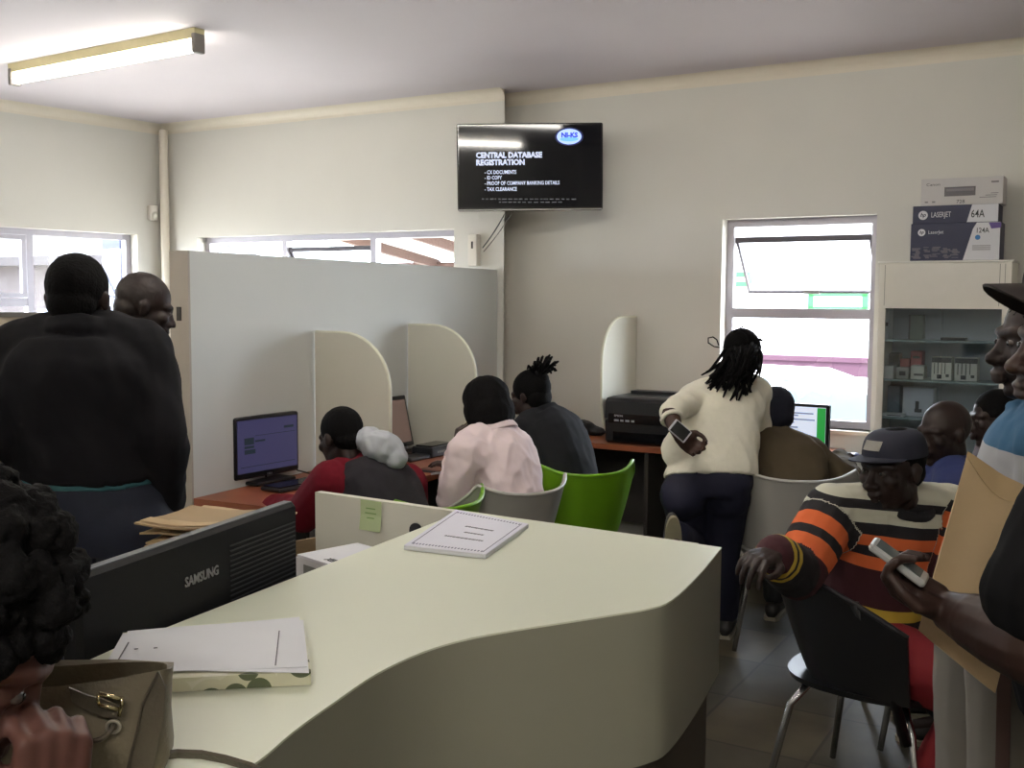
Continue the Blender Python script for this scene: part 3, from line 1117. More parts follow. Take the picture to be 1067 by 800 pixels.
# motion sensor in the far corner
ms = at_plane(157, 222, AB, NA)
so = thing('motion_sensor', 'small white motion sensor high on the left wall near the corner', 'sensor', ms)
MB().rbox(ms + NA * .03, DA, NA, Z, .034, .03, .06, .012).build('housing', mat('ivory_plastic', (222, 216, 204), .4), so)
MB().ball(ms + NA * .055 - Z * .02, .024, .024, .03).build('lens', WHITE, so, smooth=True)

# ================================================================== PRINTER, PHONE BAG, WINDOW MONITOR
pp0, pp1 = at_z(636, 459, ZT), at_z(700, 468, ZT)
pc_ = C0 + DC * s_of((pp0 + pp1) / 2, C0, DC) + NC * .36
PRN = mat('printer_black', (24, 24, 27), .3, var=.08)
pt = thing('printer', 'black inkjet printer on the worktop behind the woman in cream', 'printer', pc_ + Z * ZT)
MB().rbox(pc_ + Z * (ZT + .075), DC, NC, Z, .235, .18, .074, .025).build('body', PRN, pt)
MB().loft([[pc_ + DC * sx * a + NC * (sy * bq + o) + Z * (ZT + z) for sx, sy in ((-1, -1), (1, -1), (1, 1), (-1, 1))] for a, bq, o, z in ((.232, .175, 0, .15), (.232, .17, -.004, .255), (.228, .16, -.008, .275), (.20, .14, -.012, .284))]).build('scanner_lid', PRN, pt)
MB().loft([[pc_ + DC * sx * .17 + NC * (sy * .05 - .12) + Z * (ZT + z) for sx, sy in ((-1, -1), (1, -1), (1, 1), (-1, 1))] for z in (.28, .305)]).build('paper_feed_cover', BLACK, pt)
MB().obox(pc_ + NC * .186 + Z * (ZT + .155), DC, NC, Z, .2, .008, .028).build('control_panel', BLACKG, pt)
MB().obox(pc_ + NC * .182 + Z * (ZT + .045), DC, NC, Z, .17, .006, .028).build('paper_tray', BLACKG, pt)
LTX = mat('pale_lettering', (170, 172, 178), .4)
text('lettering', 'EPSON', pc_ + NC * .1955 - DC * .16 + Z * (ZT + .166), DC, Z, .017, LTX, pt, width=.055, bold=.02)
mb = MB()
for i, wd in enumerate((.03, .022, .026, .02)):
    mb.obox(pc_ + NC * .1955 + DC * (-.145 + i * .036) + Z * (ZT + .143), DC, NC, Z, wd / 2, .0006, .006)
mb.build('panel_marks', LTX, pt)
bgp = at_z(606, 452, ZT)
bgp = C0 + DC * s_of(bgp, C0, DC) + NC * .28 + Z * ZT
sl = thing('pouch_bag', 'slouched black pouch with a white strap on the worktop', 'bag', bgp)
mb = MB()
mb.ball(bgp + Z * .045 - DC * .03, .15, .09, .05, (DC, NC, Z))
mb.ball(bgp + Z * .055 - DC * .08, .09, .07, .055, (DC, NC, Z))
mb.ball(bgp + Z * .03 + DC * .12, .07, .05, .025, (DC, NC, Z))
fuse('pouch', mb, mat('black_nylon', (22, 22, 26), .55, bump=.3), sl, .008, 2, .008, 16, post=lambda co: np.maximum(co, [-99, -99, ZT + .002]))
MB().tube([bgp + DC * (-.06) + NC * (.09 * math.cos(a)) + Z * (.045 + .062 * math.sin(a)) for a in [math.pi * k / 8 for k in range(9)]], .011, 6).build('strap', mat('white_strap', (190, 190, 186), .6), sl, smooth=True)

a, e = at_y(797, 425, 5.72), at_y(864, 424, 5.52)
zt3 = (at_y(840, 420.5, 5.6)).z
zb3 = ZT + .07
r, mid, d, n, zc, hh, L = flat_screen('monitor', 'lit monitor with a green sidebar standing under the large window', 'monitor', (a.x - .05, a.y + .03), (e.x, e.y), zt3, zb3, .04, (-.3, -1, 0), screen_mat('white_screen', (196, 204, 222), .85), ZT + .001)
d = d if d.x > 0 else -d
MB().obox(mid + d * (L * .405) + Z * zc + n * .003, d, n, Z, L * .055, .0008, hh * .86).build('green_sidebar', screen_mat('green_screen', (40, 140, 60), .75), r)
mb = MB()
for (x0, x1, z) in ((.02, .32, .34), (-.2, .1, .5), (-.2, .05, .2), (.05, .3, .6), (-.2, .1, .0)):
    mb.obox(mid + d * ((x0 + x1) / 2 * L) + Z * (zc + z * hh) + n * .003, d, n, Z, (x1 - x0) / 2 * L, .0008, .004)
mb.build('page_lines', screen_mat('grey_screen_line', (130, 136, 156), .6), r)
mo = at_z(890, 478, ZT)
mt = thing('mouse', 'small dark blue mouse under the seated worker\'s hand', 'mouse', mo)
fuse('shell', MB().ball(mo + Z * .016, .033, .055, .02, (DC, NC, Z)), mat('blue_mouse', (34, 40, 92), .35), mt, .004, 2, post=lambda co: np.maximum(co, [-99, -99, ZT + .001]))
MB().tube([mo - NC * .04 + Z * .012, mo - NC * .12 + Z * .006, mo - NC * .2 + DC * .04 + Z * .006], .002, 5).build('cord', BLACK, mt)

# ================================================================== DISPLAY CABINET AND CARTONS
cw = isect(V((0, 0, 0)), V((at_y(913, 400, 5).x, 5, 0)), C0 + NC * .34, DC)
sC = s_of(cw, C0, DC)
DPC, HC = .33, 1.81
WC_ = s_of(at_plane(1055, 272, C0 + NC * (.01 + DPC), NC), C0, DC) - sC
cq = lambda s, t, z: C0 + DC * (sC + s) + NC * (.01 + t) + Z * z      # s along, t out from the wall
cabm = mat('cabinet_white', (228, 224, 214), .45, var=.03)
cabin = mat('cabinet_inside', (150, 158, 166), .5, var=.04)
cbn = thing('display_cabinet', 'white display cabinet with glass doors to the right of the large window', 'cabinet', cq(WC_ / 2, DPC / 2, 0))
MB().obox(cq(WC_ / 2, .009, HC / 2), DC, NC, Z, WC_ / 2, .009, HC / 2).build('back_panel', cabin, cbn)
for s in (.009, WC_ - .009):
    MB().obox(cq(s, DPC / 2, HC / 2), DC, NC, Z, .009, DPC / 2, HC / 2).build('side_panel', cabm, cbn)
MB().obox(cq(WC_ / 2, DPC / 2, HC - .009), DC, NC, Z, WC_ / 2 - .018, DPC / 2, .009).build('top_panel', cabm, cbn)
MB().obox(cq(WC_ / 2, DPC / 2 + .012, HC + .005), DC, NC, Z, WC_ / 2 + .008, DPC / 2 + .012, .0045).build('top_lip', mat('cabinet_lip', (238, 236, 228), .4, var=.02), cbn)
for s in (.03, WC_ - .03, WC_ - .055):
    MB().obox(cq(s, DPC + .0135, HC - .12), DC, NC, Z, .0015, .0008, .11).build('header_groove', mat('groove_grey', (150, 146, 136), .6), cbn)
zg1 = HC - .245
MB().obox(cq(WC_ / 2, DPC + .004, (HC + zg1) / 2), DC, NC, Z, WC_ / 2, .009, (HC - zg1) / 2).build('header_panel', cabm, cbn)
zg0 = .62
MB().obox(cq(WC_ / 2, DPC + .004, zg0 / 2 + .03), DC, NC, Z, WC_ / 2, .009, zg0 / 2 - .03).build('lower_door', cabm, cbn)
MB().obox(cq(WC_ / 2, DPC / 2, zg0 - .02), DC, NC, Z, WC_ / 2 - .018, DPC / 2 - .01, .009).build('base_board', cabm, cbn)
shz = [at_y(960, y, 5.55).z for y in (357, 400, 441)]
for z in shz:
    MB().obox(cq(WC_ / 2, DPC / 2, z), DC, NC, Z, WC_ / 2 - .02, DPC / 2 - .025, .004).build('glass_shelf', mat('shelf_glass_edge', (150, 170, 172), .2), cbn)
for k, (s0, s1) in enumerate(((.03, WC_ / 2 - .003), (WC_ / 2 + .003, WC_ - .03))):
    MB().obox(cq((s0 + s1) / 2, DPC - .004, (zg0 + zg1) / 2), DC, NC, Z, (s1 - s0) / 2, .003, (zg1 - zg0) / 2).build('glass_door', CABGLASS, cbn)
for s in (.024, WC_ - .024):
    MB().obox(cq(s, DPC + .004, (zg0 + zg1) / 2), DC, NC, Z, .014, .009, (zg1 - zg0) / 2).build('stile', cabm, cbn)


def stock(name, label, cat, px0, px1, py0, shelf, dz=.005, depth=.1, col=(200, 200, 196), band=None, t=None, mark=None):
    """carton standing on shelf index; px range and top from the photo give its width and height"""
    z0 = shz[shelf] + dz
    pl = cq(0, DPC * .55 if t is None else t, 0)
    a, e = at_plane(px0, py0, pl, NC), at_plane(px1, py0, pl, NC)
    wd = abs((e - a).dot(DC))
    c = (a + e) / 2
    h = max(.015, c.z - z0)
    c = V((c.x, c.y, z0))
    r = thing(name, label, cat, c)
    MB().rbox(c - NC * depth / 2 + Z * h / 2, DC, NC, Z, wd / 2, depth / 2, h / 2, .003).build('carton', mat('stock_%d_%d_%d' % col, col, .6, var=.05), r)
    if band:
        MB().obox(c + NC * .001 + Z * h * .87, DC, NC, Z, wd / 2 - .001, .0008, h * .11).build('header_band', mat('stock_band_%d_%d_%d' % band, band, .6), r)
    if mark:
        mb = MB()
        for (x, z, a_, b_) in mark:
            mb.obox(c + NC * .001 + DC * x * wd + Z * z * h, DC, NC, Z, a_ * wd, .0008, b_ * h)
        mb.build('print', mat('stock_print', (44, 44, 50), .6), r)
    return r


bars = [(-.35, .5, .02, .24), (-.18, .52, .02, .24), (0, .5, .02, .24), (.18, .52, .02, .24), (-.1, .15, .12, .09), (.3, .2, .08, .06)]
stock('binder', 'grey green upright binder at the back of the top shelf in the cabinet', 'binder', 947, 962, 328, 0, col=(110, 122, 112), t=.1, mark=[(-.42, .5, .06, .49)])
stock('carton', 'narrow white carton at the left end of the top cabinet shelf', 'box', 921, 927, 322, 0, col=(200, 202, 206), t=.24, mark=[(0, .5, .3, .06)])
stock('device', 'flat dark device lying on the top cabinet shelf', 'device', 980, 1006, 352, 0, col=(40, 42, 44), t=.18)
stock('carton', 'white carton at the left end of the middle cabinet shelf', 'box', 920, 931, 381, 1, col=(196, 196, 194), t=.26)
stock('carton', 'small black carton behind the white one on the middle cabinet shelf', 'box', 926, 937, 368, 1, col=(52, 50, 52), t=.12)
stock('carton', 'low red carton on the middle cabinet shelf', 'box', 938, 948, 374, 1, col=(150, 54, 50), t=.12)
stock('carton', 'taller crimson carton on the middle cabinet shelf', 'box', 949, 961, 366, 1, col=(158, 40, 52), t=.12, mark=[(0, .78, .3, .04)])
stock('carton', 'pale carton in front of the low red carton in the cabinet', 'box', 934, 947, 383, 1, col=(150, 150, 146), t=.22, mark=[(0, .5, .25, .2)])
stock('carton', 'white carton in front of the crimson carton in the cabinet', 'box', 949, 963, 381, 1, col=(192, 190, 182), t=.22, mark=[(.1, .35, .35, .08)])
stock('ink_pack', 'white ink pack with dark header standing left in the cabinet middle', 'ink pack', 971, 992, 372, 1, col=(204, 202, 190), band=(52, 54, 56), t=.2, mark=bars)
stock('ink_pack', 'white ink pack with dark header standing right in the cabinet middle', 'ink pack', 995, 1019, 373, 1, col=(200, 198, 188), band=(52, 54, 56), t=.2, mark=bars)
stock('carton', 'grey blue carton at the left of the lower cabinet shelf', 'box', 925, 938, 402, 2, col=(120, 134, 150), t=.12)
stock('carton', 'white carton printed with a dark device on the lower cabinet shelf', 'box', 941, 973, 404, 2, col=(186, 190, 200), t=.18, mark=[(-.02, .35, .06, .18), (.02, .2, .12, .06)])
stock('tray', 'flat white tray on the lower cabinet shelf', 'tray', 917, 941, 433, 2, col=(206, 208, 212), t=.27, mark=[(.1, .5, .3, .15)])

NAVY = mat('navy_carton', (24, 30, 64), .5, var=.06)
CWHT = mat('carton_white', (212, 212, 216), .55, var=.03)
CGRY = mat('carton_grey', (196, 192, 190), .55, var=.03)


def carton_on_top(name, label, px0, px1, py0, z0, t, depth, m):
    pl = cq(0, t, 0)
    a, e = at_plane(px0, py0, pl, NC), at_plane(px1, py0, pl, NC)
    wd = abs((e - a).dot(DC))
    c = (a + e) / 2
    h = c.z - z0
    c = V((c.x, c.y, z0))
    r = thing(name, label, 'box', c)
    MB().rbox(c - NC * depth / 2 + Z * h / 2, DC, NC, Z, wd / 2, depth / 2, h / 2, .002).build('carton', m, r)
    return r, c, wd, h


def poly_on(r, c, wd, h, pts, m, name, o=.0012):
    MB().prism([c + DC * (x - .5) * wd + Z * z * h + NC * (o - .0006) for x, z in pts], NC, .0008).build(name, m, r)


def words_on(r, c, wd, h, s, x, z, hgt, wid, m, name='lettering', sh=0.0, bold=.0):
    text(name, s, c + DC * (x - .5) * wd + Z * z * h + NC * .0026, DC, Z, hgt * h / .7, m, r, width=wid * wd, shear=sh, bold=bold)


TXW = mat('white_print', (214, 214, 220), .5)
TXB = mat('black_print', (40, 40, 44), .5)
BLUD = mat('blue_dot', (40, 110, 170), .5)
zz = HC + .011
r, c, wd, h = carton_on_top('toner_carton', 'navy and white toner carton marked 124A lowest in the stack on the cabinet', 949.5, 1043, 232, zz, .30, .2, NAVY)
poly_on(r, c, wd, h, [(.70, .83), (.74, .99), (.995, .99), (.995, .01), (.60, .01), (.635, .3)], CWHT, 'white_panel')
words_on(r, c, wd, h, '124A', .73, .72, .13, .135, TXB, bold=.01)
words_on(r, c, wd, h, 'LaserJet', .2, .72, .09, .17, TXW)
MB().tube([c + DC * (.755 - .5) * wd + Z * .6 * h + NC * .0015, c + DC * (.755 - .5) * wd + Z * .6 * h + NC * .0025], .013, 20).build('blue_dot', BLUD, r)
mb = MB()
rr = random.Random(5)
for i in range(9):
    z = .08 + .035 * i
    for k in range(5):
        if rr.random() < .75:
            mb.obox(c + DC * ((.05 + .11 * k + rr.uniform(0, .04)) - .5) * wd + Z * z * h + NC * .0015, DC, NC, Z, rr.uniform(.02, .05) * wd, .0006, .004 * rr.uniform(.5, 1.2))
mb.build('small_print', mat('faded_print', (96, 92, 104), .5), r)
mb = MB()
for k in range(3):
    mb.obox(c + DC * (.8 - .5) * wd + Z * (.38 - .05 * k) * h + NC * .0025, DC, NC, Z, .1 * wd, .0005, .0035)
mb.build('fine_print', mat('light_print', (170, 168, 172), .5), r)
MB().loft([[c + DC * (x - .5) * wd + Z * z * h + NC * o for x, z in ((.87, .98), (1.005, .98), (1.005, .84), (.9, .82))] for o in (.0012, .003)]).build('violet_sticker', mat('violet_sticker', (96, 74, 140), .5), r)


def hp_mark(r, c, wd, h, x, z, rad):
    cc = c + DC * (x - .5) * wd + Z * z * h + NC * .0014
    MB().tube([cc, cc + NC * .001], rad, 28).build('roundel', TXW, r)
    text('roundel_letters', 'hp', cc + NC * .0018 - DC * rad * .62 - Z * rad * .3, DC, Z, rad * 1.25, NAVY, r, width=rad * 1.2, shear=.25, bold=.02)


hp_mark(r, c, wd, h, .125, .76, .019)
zz += h + .001
r, c, wd, h = carton_on_top('toner_carton', 'navy and white toner carton marked 64A in the middle of the stack', 951.5, 1041, 213.5, zz, .285, .19, NAVY)
poly_on(r, c, wd, h, [(.695, .99), (.995, .99), (.995, .01), (.64, .01)], CWHT, 'white_panel')
words_on(r, c, wd, h, '64A', .685, .27, .42, .155, TXB, bold=.01)
words_on(r, c, wd, h, 'LASERJET', .22, .34, .3, .23, TXW)
hp_mark(r, c, wd, h, .125, .47, .024)
zz += h + .001
r, c, wd, h = carton_on_top('toner_carton', 'light grey toner carton marked 728 on top of the stack', 960.5, 1046, 185, zz, .27, .17, CGRY)
words_on(r, c, wd, h, 'Canon', .06, .74, .1, .17, TXB)
words_on(r, c, wd, h, '728', .44, .06, .13, .1, TXB)
mb = MB()
mb.obox(c + DC * -.02 * wd + Z * .5 * h + NC * .0014, DC, NC, Z, .19 * wd, .0008, .17 * h)
mb.build('cartridge_picture', mat('picture_dark', (66, 62, 70), .4), r)
MB().obox(c + DC * -.02 * wd + Z * .56 * h + NC * .0026, DC, NC, Z, .17 * wd, .0006, .05 * h).build('picture_highlight', mat('picture_mid', (104, 100, 108), .4), r)
mb = MB()
for (x, z, a_, b_) in ((.07, .14, .02, .03), (.16, .14, .02, .03), (.9, .8, .045, .03), (.82, .25, .1, .012), (.86, .32, .07, .012), (.9, .39, .045, .012)):
    mb.obox(c + DC * (x - .5) * wd + Z * z * h + NC * .0014, DC, NC, Z, a_ * wd, .0006, b_ * h)
mb.build('small_print', mat('grey_print', (120, 116, 118), .5), r)

# ================================================================== THINGS ON THE COUNTER AND THE STAFF DESK
def page_stack(name, label, cat, quad, z, th, m):
    """flat pad whose four plan corners are given"""
    q = [V((p.x, p.y, z)) for p in quad]
    c = sum(q, V((0, 0, 0))) / 4
    r = thing(name, label, cat, c)
    return r, q


q = [at_z(x, y, ZC + .008) for x, y in ((421, 569), (475, 531.5), (550.5, 546.5), (506, 578.5))]
r, q = page_stack('booklet', 'printed white booklet with a bordered cover on the far end of the counter', 'booklet', q, ZC + .001, .008, PAPER)
MB().prism(q, Z, .008).build('pages', PAPER, r)
cov = MB().prism([p + Z * .0085 for p in q], Z, .0006).build('cover', mat('booklet_cover', (216, 216, 228), .6, var=.02), r)
bl2 = lambda u, v_: (q[0] * (1 - u) + q[3] * u) * (1 - v_) + (q[1] * (1 - u) + q[2] * u) * v_ + Z * .0096
mb = MB()
for (a, bq) in (((.06, .05), (.06, .95)), ((.94, .05), (.94, .95))):
    mb.seg(bl2(*a), bl2(*bq), .0016, .0006)
for v_ in (.06, .93):
    for k in range(22):
        u = .08 + .84 * k / 21
        mb.seg(bl2(u, v_ - .012), bl2(u, v_ + .012), .003, .0006)
mb.build('border_print', mat('cover_border', (120, 118, 140), .7), cov)
dr = nz(q[2] - q[1])
dv = nz(q[1] - q[0])
mb = MB()
rr = random.Random(9)
for v_, u0, u1 in ((.62, .38, .74), (.47, .46, .70), (.32, .3, .78)):
    u = u0
    while u < u1:
        wd = rr.uniform(.015, .05)
        mb.seg(bl2(u, v_), bl2(min(u + wd, u1), v_), .006, .0006)
        u += wd + .012
mb.build('title_print', mat('cover_ink', (110, 108, 116), .7), cov)

q0 = [at_z(x, y, ZC + .012) for x, y in ((112, 715), (128, 664), (316, 651), (324, 704))]
r, q = page_stack('floral_book', 'closed book with green floral cover under loose papers on the counter', 'book', q0, ZC + .001, .02, PAPER)
cen = sum(q, V((0, 0, 0))) / 4
MB().prism([cen + (p - cen) * .985 + Z * .003 for p in q], Z, .012).build('pages', mat('page_edges', (206, 200, 180), .7), r)
flo = bpy.data.materials.new('floral_cover')
flo.use_nodes = True
nt = flo.node_tree
b = nt.nodes['Principled BSDF']
tc = nt.nodes.new('ShaderNodeTexCoord')
vo = nt.nodes.new('ShaderNodeTexVoronoi')
vo.inputs['Scale'].default_value = 22
cr = nt.nodes.new('ShaderNodeValToRGB')
cr.color_ramp.interpolation = 'CONSTANT'
cr.color_ramp.elements[0].color = rgb(84, 92, 66)
cr.color_ramp.elements[1].position = .36
cr.color_ramp.elements[1].color = rgb(196, 194, 168)
el = cr.color_ramp.elements.new(.62)
el.color = rgb(206, 204, 184)
nt.links.new(tc.outputs['Object'], vo.inputs['Vector'])
nt.links.new(vo.outputs['Distance'], cr.inputs[0])
nt.links.new(cr.outputs[0], b.inputs['Base Color'])
for z in (0, .0152):
    MB().prism([p + Z * z for p in q], Z, .003).build('cover', flo, r)
e_ = q[3] - q[0]
MB().seg(q[0] + Z * .009, q[3] + Z * .009, .006, .018).build('spine', flo, r)
PZ2 = ZC + .0198
for i, (cor, lab) in enumerate(((((106, 699), (128, 660), (316, 646), (322, 701)), 'loose white form lying squarely on the floral book'), (((116, 703), (133, 659), (312, 644), (320, 696)), 'topmost white form with a ruled line on the floral book'))):
    qq = [at_z(x, y, PZ2) for x, y in cor]
    qq = [V((p.x, p.y, PZ2 + i * .0012)) for p in qq]
    r = thing('paper_sheet', lab, 'paper', sum(qq, V((0, 0, 0))) / 4, 'forms on the counter')
    gr = [[(qq[0] * (1 - u) + qq[3] * u) * (1 - v_) + (qq[1] * (1 - u) + qq[2] * u) * v_ + Z * (.0012 * math.sin(3 * u + i) ** 2) for v_ in (0, .25, .5, .75, 1)] for u in (0, .2, .4, .6, .8, 1)]
    MB().sheet(gr, .0006).build('sheet', PAPER, r)
    if i == 1:
        mb = MB()
        on = lambda x, y: at_z(x, y, PZ2 + .0034)
        mb.seg(on(291, 657), on(287, 693), .0016, .0006)
        mb.seg(on(134, 669), on(117, 698), .0016, .0006)
        for x, y in ((140, 676), (160, 675), (137, 690), (160, 690), (130, 697)):
            mb.seg(on(x, y), on(x + 4, y - .3), .0022, .0006)
        mb.build('ruled_lines', mat('form_ink', (86, 84, 92), .7), r)

# carton of copy paper, open white carton, carton of brown envelopes on the staff desk
bx = V((0, 0, .741))
r = thing('paper_box', 'white copy paper box with dark lettering beside the white counter end', 'box', bx)
bd_ = nz(V((.70, -.71, 0)))
bn_ = V((bd_.y, -bd_.x, 0))
bn_ = bn_ if bn_.y < 0 else -bn_
bh = .245
bx = at_z(309, 580, .741 + bh)
bx = V((bx.x, bx.y, .741)) + bd_ * .163 - bn_ * .09
r.location = bx
MB().rbox(bx + Z * bh / 2, bd_, bn_, Z, .16, .085, bh / 2, .003).build('carton', mat('box_white', (206, 206, 206), .6, var=.03), r)
MB().obox(bx + Z * (bh + .003), bd_, bn_, Z, .163, .088, .003).build('lid', PAPER, r)
text('lettering', 'XEROX', bx + bn_ * .072 - bd_ * .075 + Z * (bh + .0065), bd_, -bn_, .026, TXB, r, width=.075, bold=.02)
MB().obox(bx + bn_ * .0855 + Z * (bh - .06), bd_, bn_, Z, .14, .0008, .045).build('grey_panel', mat('box_grey_panel', (120, 122, 114), .6), r)
bx = at_z(314, 582, .966)
bx = V((bx.x, bx.y, .741)) - bd_ * .088 - bn_ * .092
r = thing('open_carton', 'open white carton with brown inner flap behind the dark monitor', 'box', bx)
bh = .225
for (o, hx_, hy_) in ((bn_ * .09, .085, .003), (-bn_ * .09, .085, .003), (bd_ * .085, .003, .09), (-bd_ * .085, .003, .09)):
    MB().obox(bx + o + Z * bh / 2, bd_, bn_, Z, hx_, hy_, bh / 2).build('carton_wall', mat('box_white', (206, 206, 206), .6) if (o.dot(bn_) > .05 or o.dot(bd_) > .05) else KRAFTD, r)
MB().obox(bx + Z * .004, bd_, bn_, Z, .085, .09, .003).build('carton_base', KRAFTD, r)

bx = V((-.675, 2.42, .741))
r = thing('envelope_box', 'white open box standing under the pile of brown envelopes', 'box', bx)
ed = nz(V((.9, -.2, 0)))
en = V((ed.y, -ed.x, 0))
en = en if en.y < 0 else -en
bh = .30
for (o, hx_, hy_) in ((en * .11, .1, .004), (-en * .11, .1, .004), (ed * .1, .004, .11), (-ed * .1, .004, .11)):
    MB().obox(bx + o + Z * bh / 2, ed, en, Z, hx_, hy_, bh / 2).build('box_wall', PAPER, r)
MB().obox(bx + Z * .004, ed, en, Z, .1, .11, .004).build('box_base', PAPER, r)
rr = random.Random(11)
elabs = ['brown envelope lowest in the pile on the white box', 'brown envelope second from the bottom of the pile', 'brown envelope in the middle of the pile on the white box', 'brown envelope second from the top of the pile', 'brown envelope on top of the pile with a curled flap']
for i in range(5):
    z = bx.z + bh + .004 + i * .011
    cc = bx + ed * rr.uniform(-.02, .03) + en * rr.uniform(-.01, .03)
    a_ = rr.uniform(-.12, .12)
    u_ = ed * math.cos(a_) + en * math.sin(a_)
    v_ = -ed * math.sin(a_) + en * math.cos(a_)
    ev = thing('envelope', elabs[i], 'envelope', V((cc.x, cc.y, z)), 'brown envelopes on the staff desk')
    gr = [[V((cc.x, cc.y, z)) + u_ * (x * .12) + v_ * (y * .115) + Z * (.004 + .006 * math.sin(2.2 * x + i * 1.3) + .004 * math.cos(2.5 * y + i)) for y in (-1, -.5, 0, .5, 1)] for x in (-1, -.6, -.2, .2, .6, 1)]
    MB().sheet(gr, .004).build('pocket', KRAFT if i % 2 else KRAFTD, ev, smooth='auto')
    gr = [[V((cc.x, cc.y, z)) + u_ * (x * .115) + v_ * (.1 - y * .04) + Z * (.0075 + .006 * math.sin(2.2 * x + i * 1.3) + .004 * math.cos(2.5 * .9 + i)) for y in (0, 1)] for x in (-1, -.6, -.2, .2, .6, 1)]
    MB().sheet(gr, .001).build('flap', KRAFT, ev)

# taupe drawstring handbag on the counter
hb0 = at_z(110, 815, ZC)
hb = V((hb0.x - .05, hb0.y + .03, ZC + .001))
bgd = nz(V((.97, .22, 0)))
bgn = V((bgd.y, -bgd.x, 0))
hbg = thing('handbag', 'taupe leather handbag with brass buckle on the near end of the counter', 'bag', hb)
BH = at_y(165, 701, hb.y).z - hb.z
rings = []
for z, hw, hd in ((0, .10, .05), (.015, .106, .056), (BH * .5, .104, .052), (BH * .85, .106, .045), (BH, .108, .040)):
    ring = []
    for k in range(28):
        a = 2 * math.pi * k / 28
        x = hw * math.copysign(abs(math.cos(a)) ** .55, math.cos(a))
        y = hd * math.copysign(abs(math.sin(a)) ** .55, math.sin(a))
        ring.append(hb + bgd * x + bgn * y + Z * (z + .006 * (math.sin(a * 2) if z > .06 else 0)))
    rings.append(ring)
for z, hw, hd in ((BH - .004, .101, .034), (BH * .55, .095, .04), (.02, .09, .04)):
    rings.append([hb + bgd * hw * math.copysign(abs(math.cos(2 * math.pi * k / 28)) ** .55, math.cos(2 * math.pi * k / 28)) + bgn * hd * math.copysign(abs(math.sin(2 * math.pi * k / 28)) ** .55, math.sin(2 * math.pi * k / 28)) + Z * z for k in range(28)])
MB().loft(rings).build('bag_body', LEATHER, hbg, smooth='auto')
fb = lambda px, py, o=.0: at_plane(px, py, hb + bgn * (.052 + o), bgn)
MB().prism([fb(x, y, -.002) for x, y in ((166, 699), (173, 716), (172, 740), (160, 800), (133, 806), (146, 750), (150, 730))], bgn, .003).build('side_gusset', LEATHERD, hbg)
mb = MB()
mb.tube([fb(x, y, .003) for x, y in ((165, 700), (157, 716), (148, 735), (143, 760), (132, 803))], .0013, 5)
mb.build('seam_piping', mat('dark_stitch', (70, 62, 50), .6), hbg)
MB().sheet([[fb(x, y, .004) for x, y in row] for row in (((72, 716), (76, 731)), ((92, 724), (92, 741)), ((108, 728), (108, 746)), ((124, 735), (122, 748)))], .003).build('buckle_strap', LEATHERD, hbg)
bkl = MB()
for (a_, e2) in (((103, 722), (126, 728)), ((103, 734), (124, 739))):
    bkl.tube([fb(*a_, .009), fb(*e2, .009)], .0022, 8)
bkl.tube([fb(103, 722, .009), fb(102, 729, .01), fb(103, 734, .009)], .0018, 8)
bkl.tube([fb(127, 726, .009), fb(127, 734, .01), fb(124, 746, .009)], .0018, 8)
bkl.build('buckle', BRASS, hbg, smooth=True)
ey = fb(118, 757, .004)
MB().tube([ey + (bgd * math.cos(a) + Z * math.sin(a)) * .0062 for a in [2 * math.pi * k / 20 for k in range(20)]], .0019, 8, closed=True).build('eyelet', mat('eyelet_metal', (206, 200, 186), .3, .8), hbg, smooth=True)
MB().tube([ey - bgn * .004, ey + bgn * .004, fb(112, 765, .007), fb(105, 770, .008), fb(96, 772, .008), fb(84, 770, .006)], .0028, 8).build('drawstring', LEATHERD, hbg, smooth=True)
MB().sheet([[p + Z * s_ * .005 + bgn * s_ * .004 for s_ in (-1, 1)] for p in [at_z(x, y, z) for x, y, z in ((160, 788, ZC + .02), (185, 785, ZC + .012), (210, 786, ZC + .012), (235, 791, ZC + .012), (262, 799, ZC + .012), (285, 812, ZC + .008))]], .004).build('shoulder_strap', LEATHERD, hbg, smooth='auto')

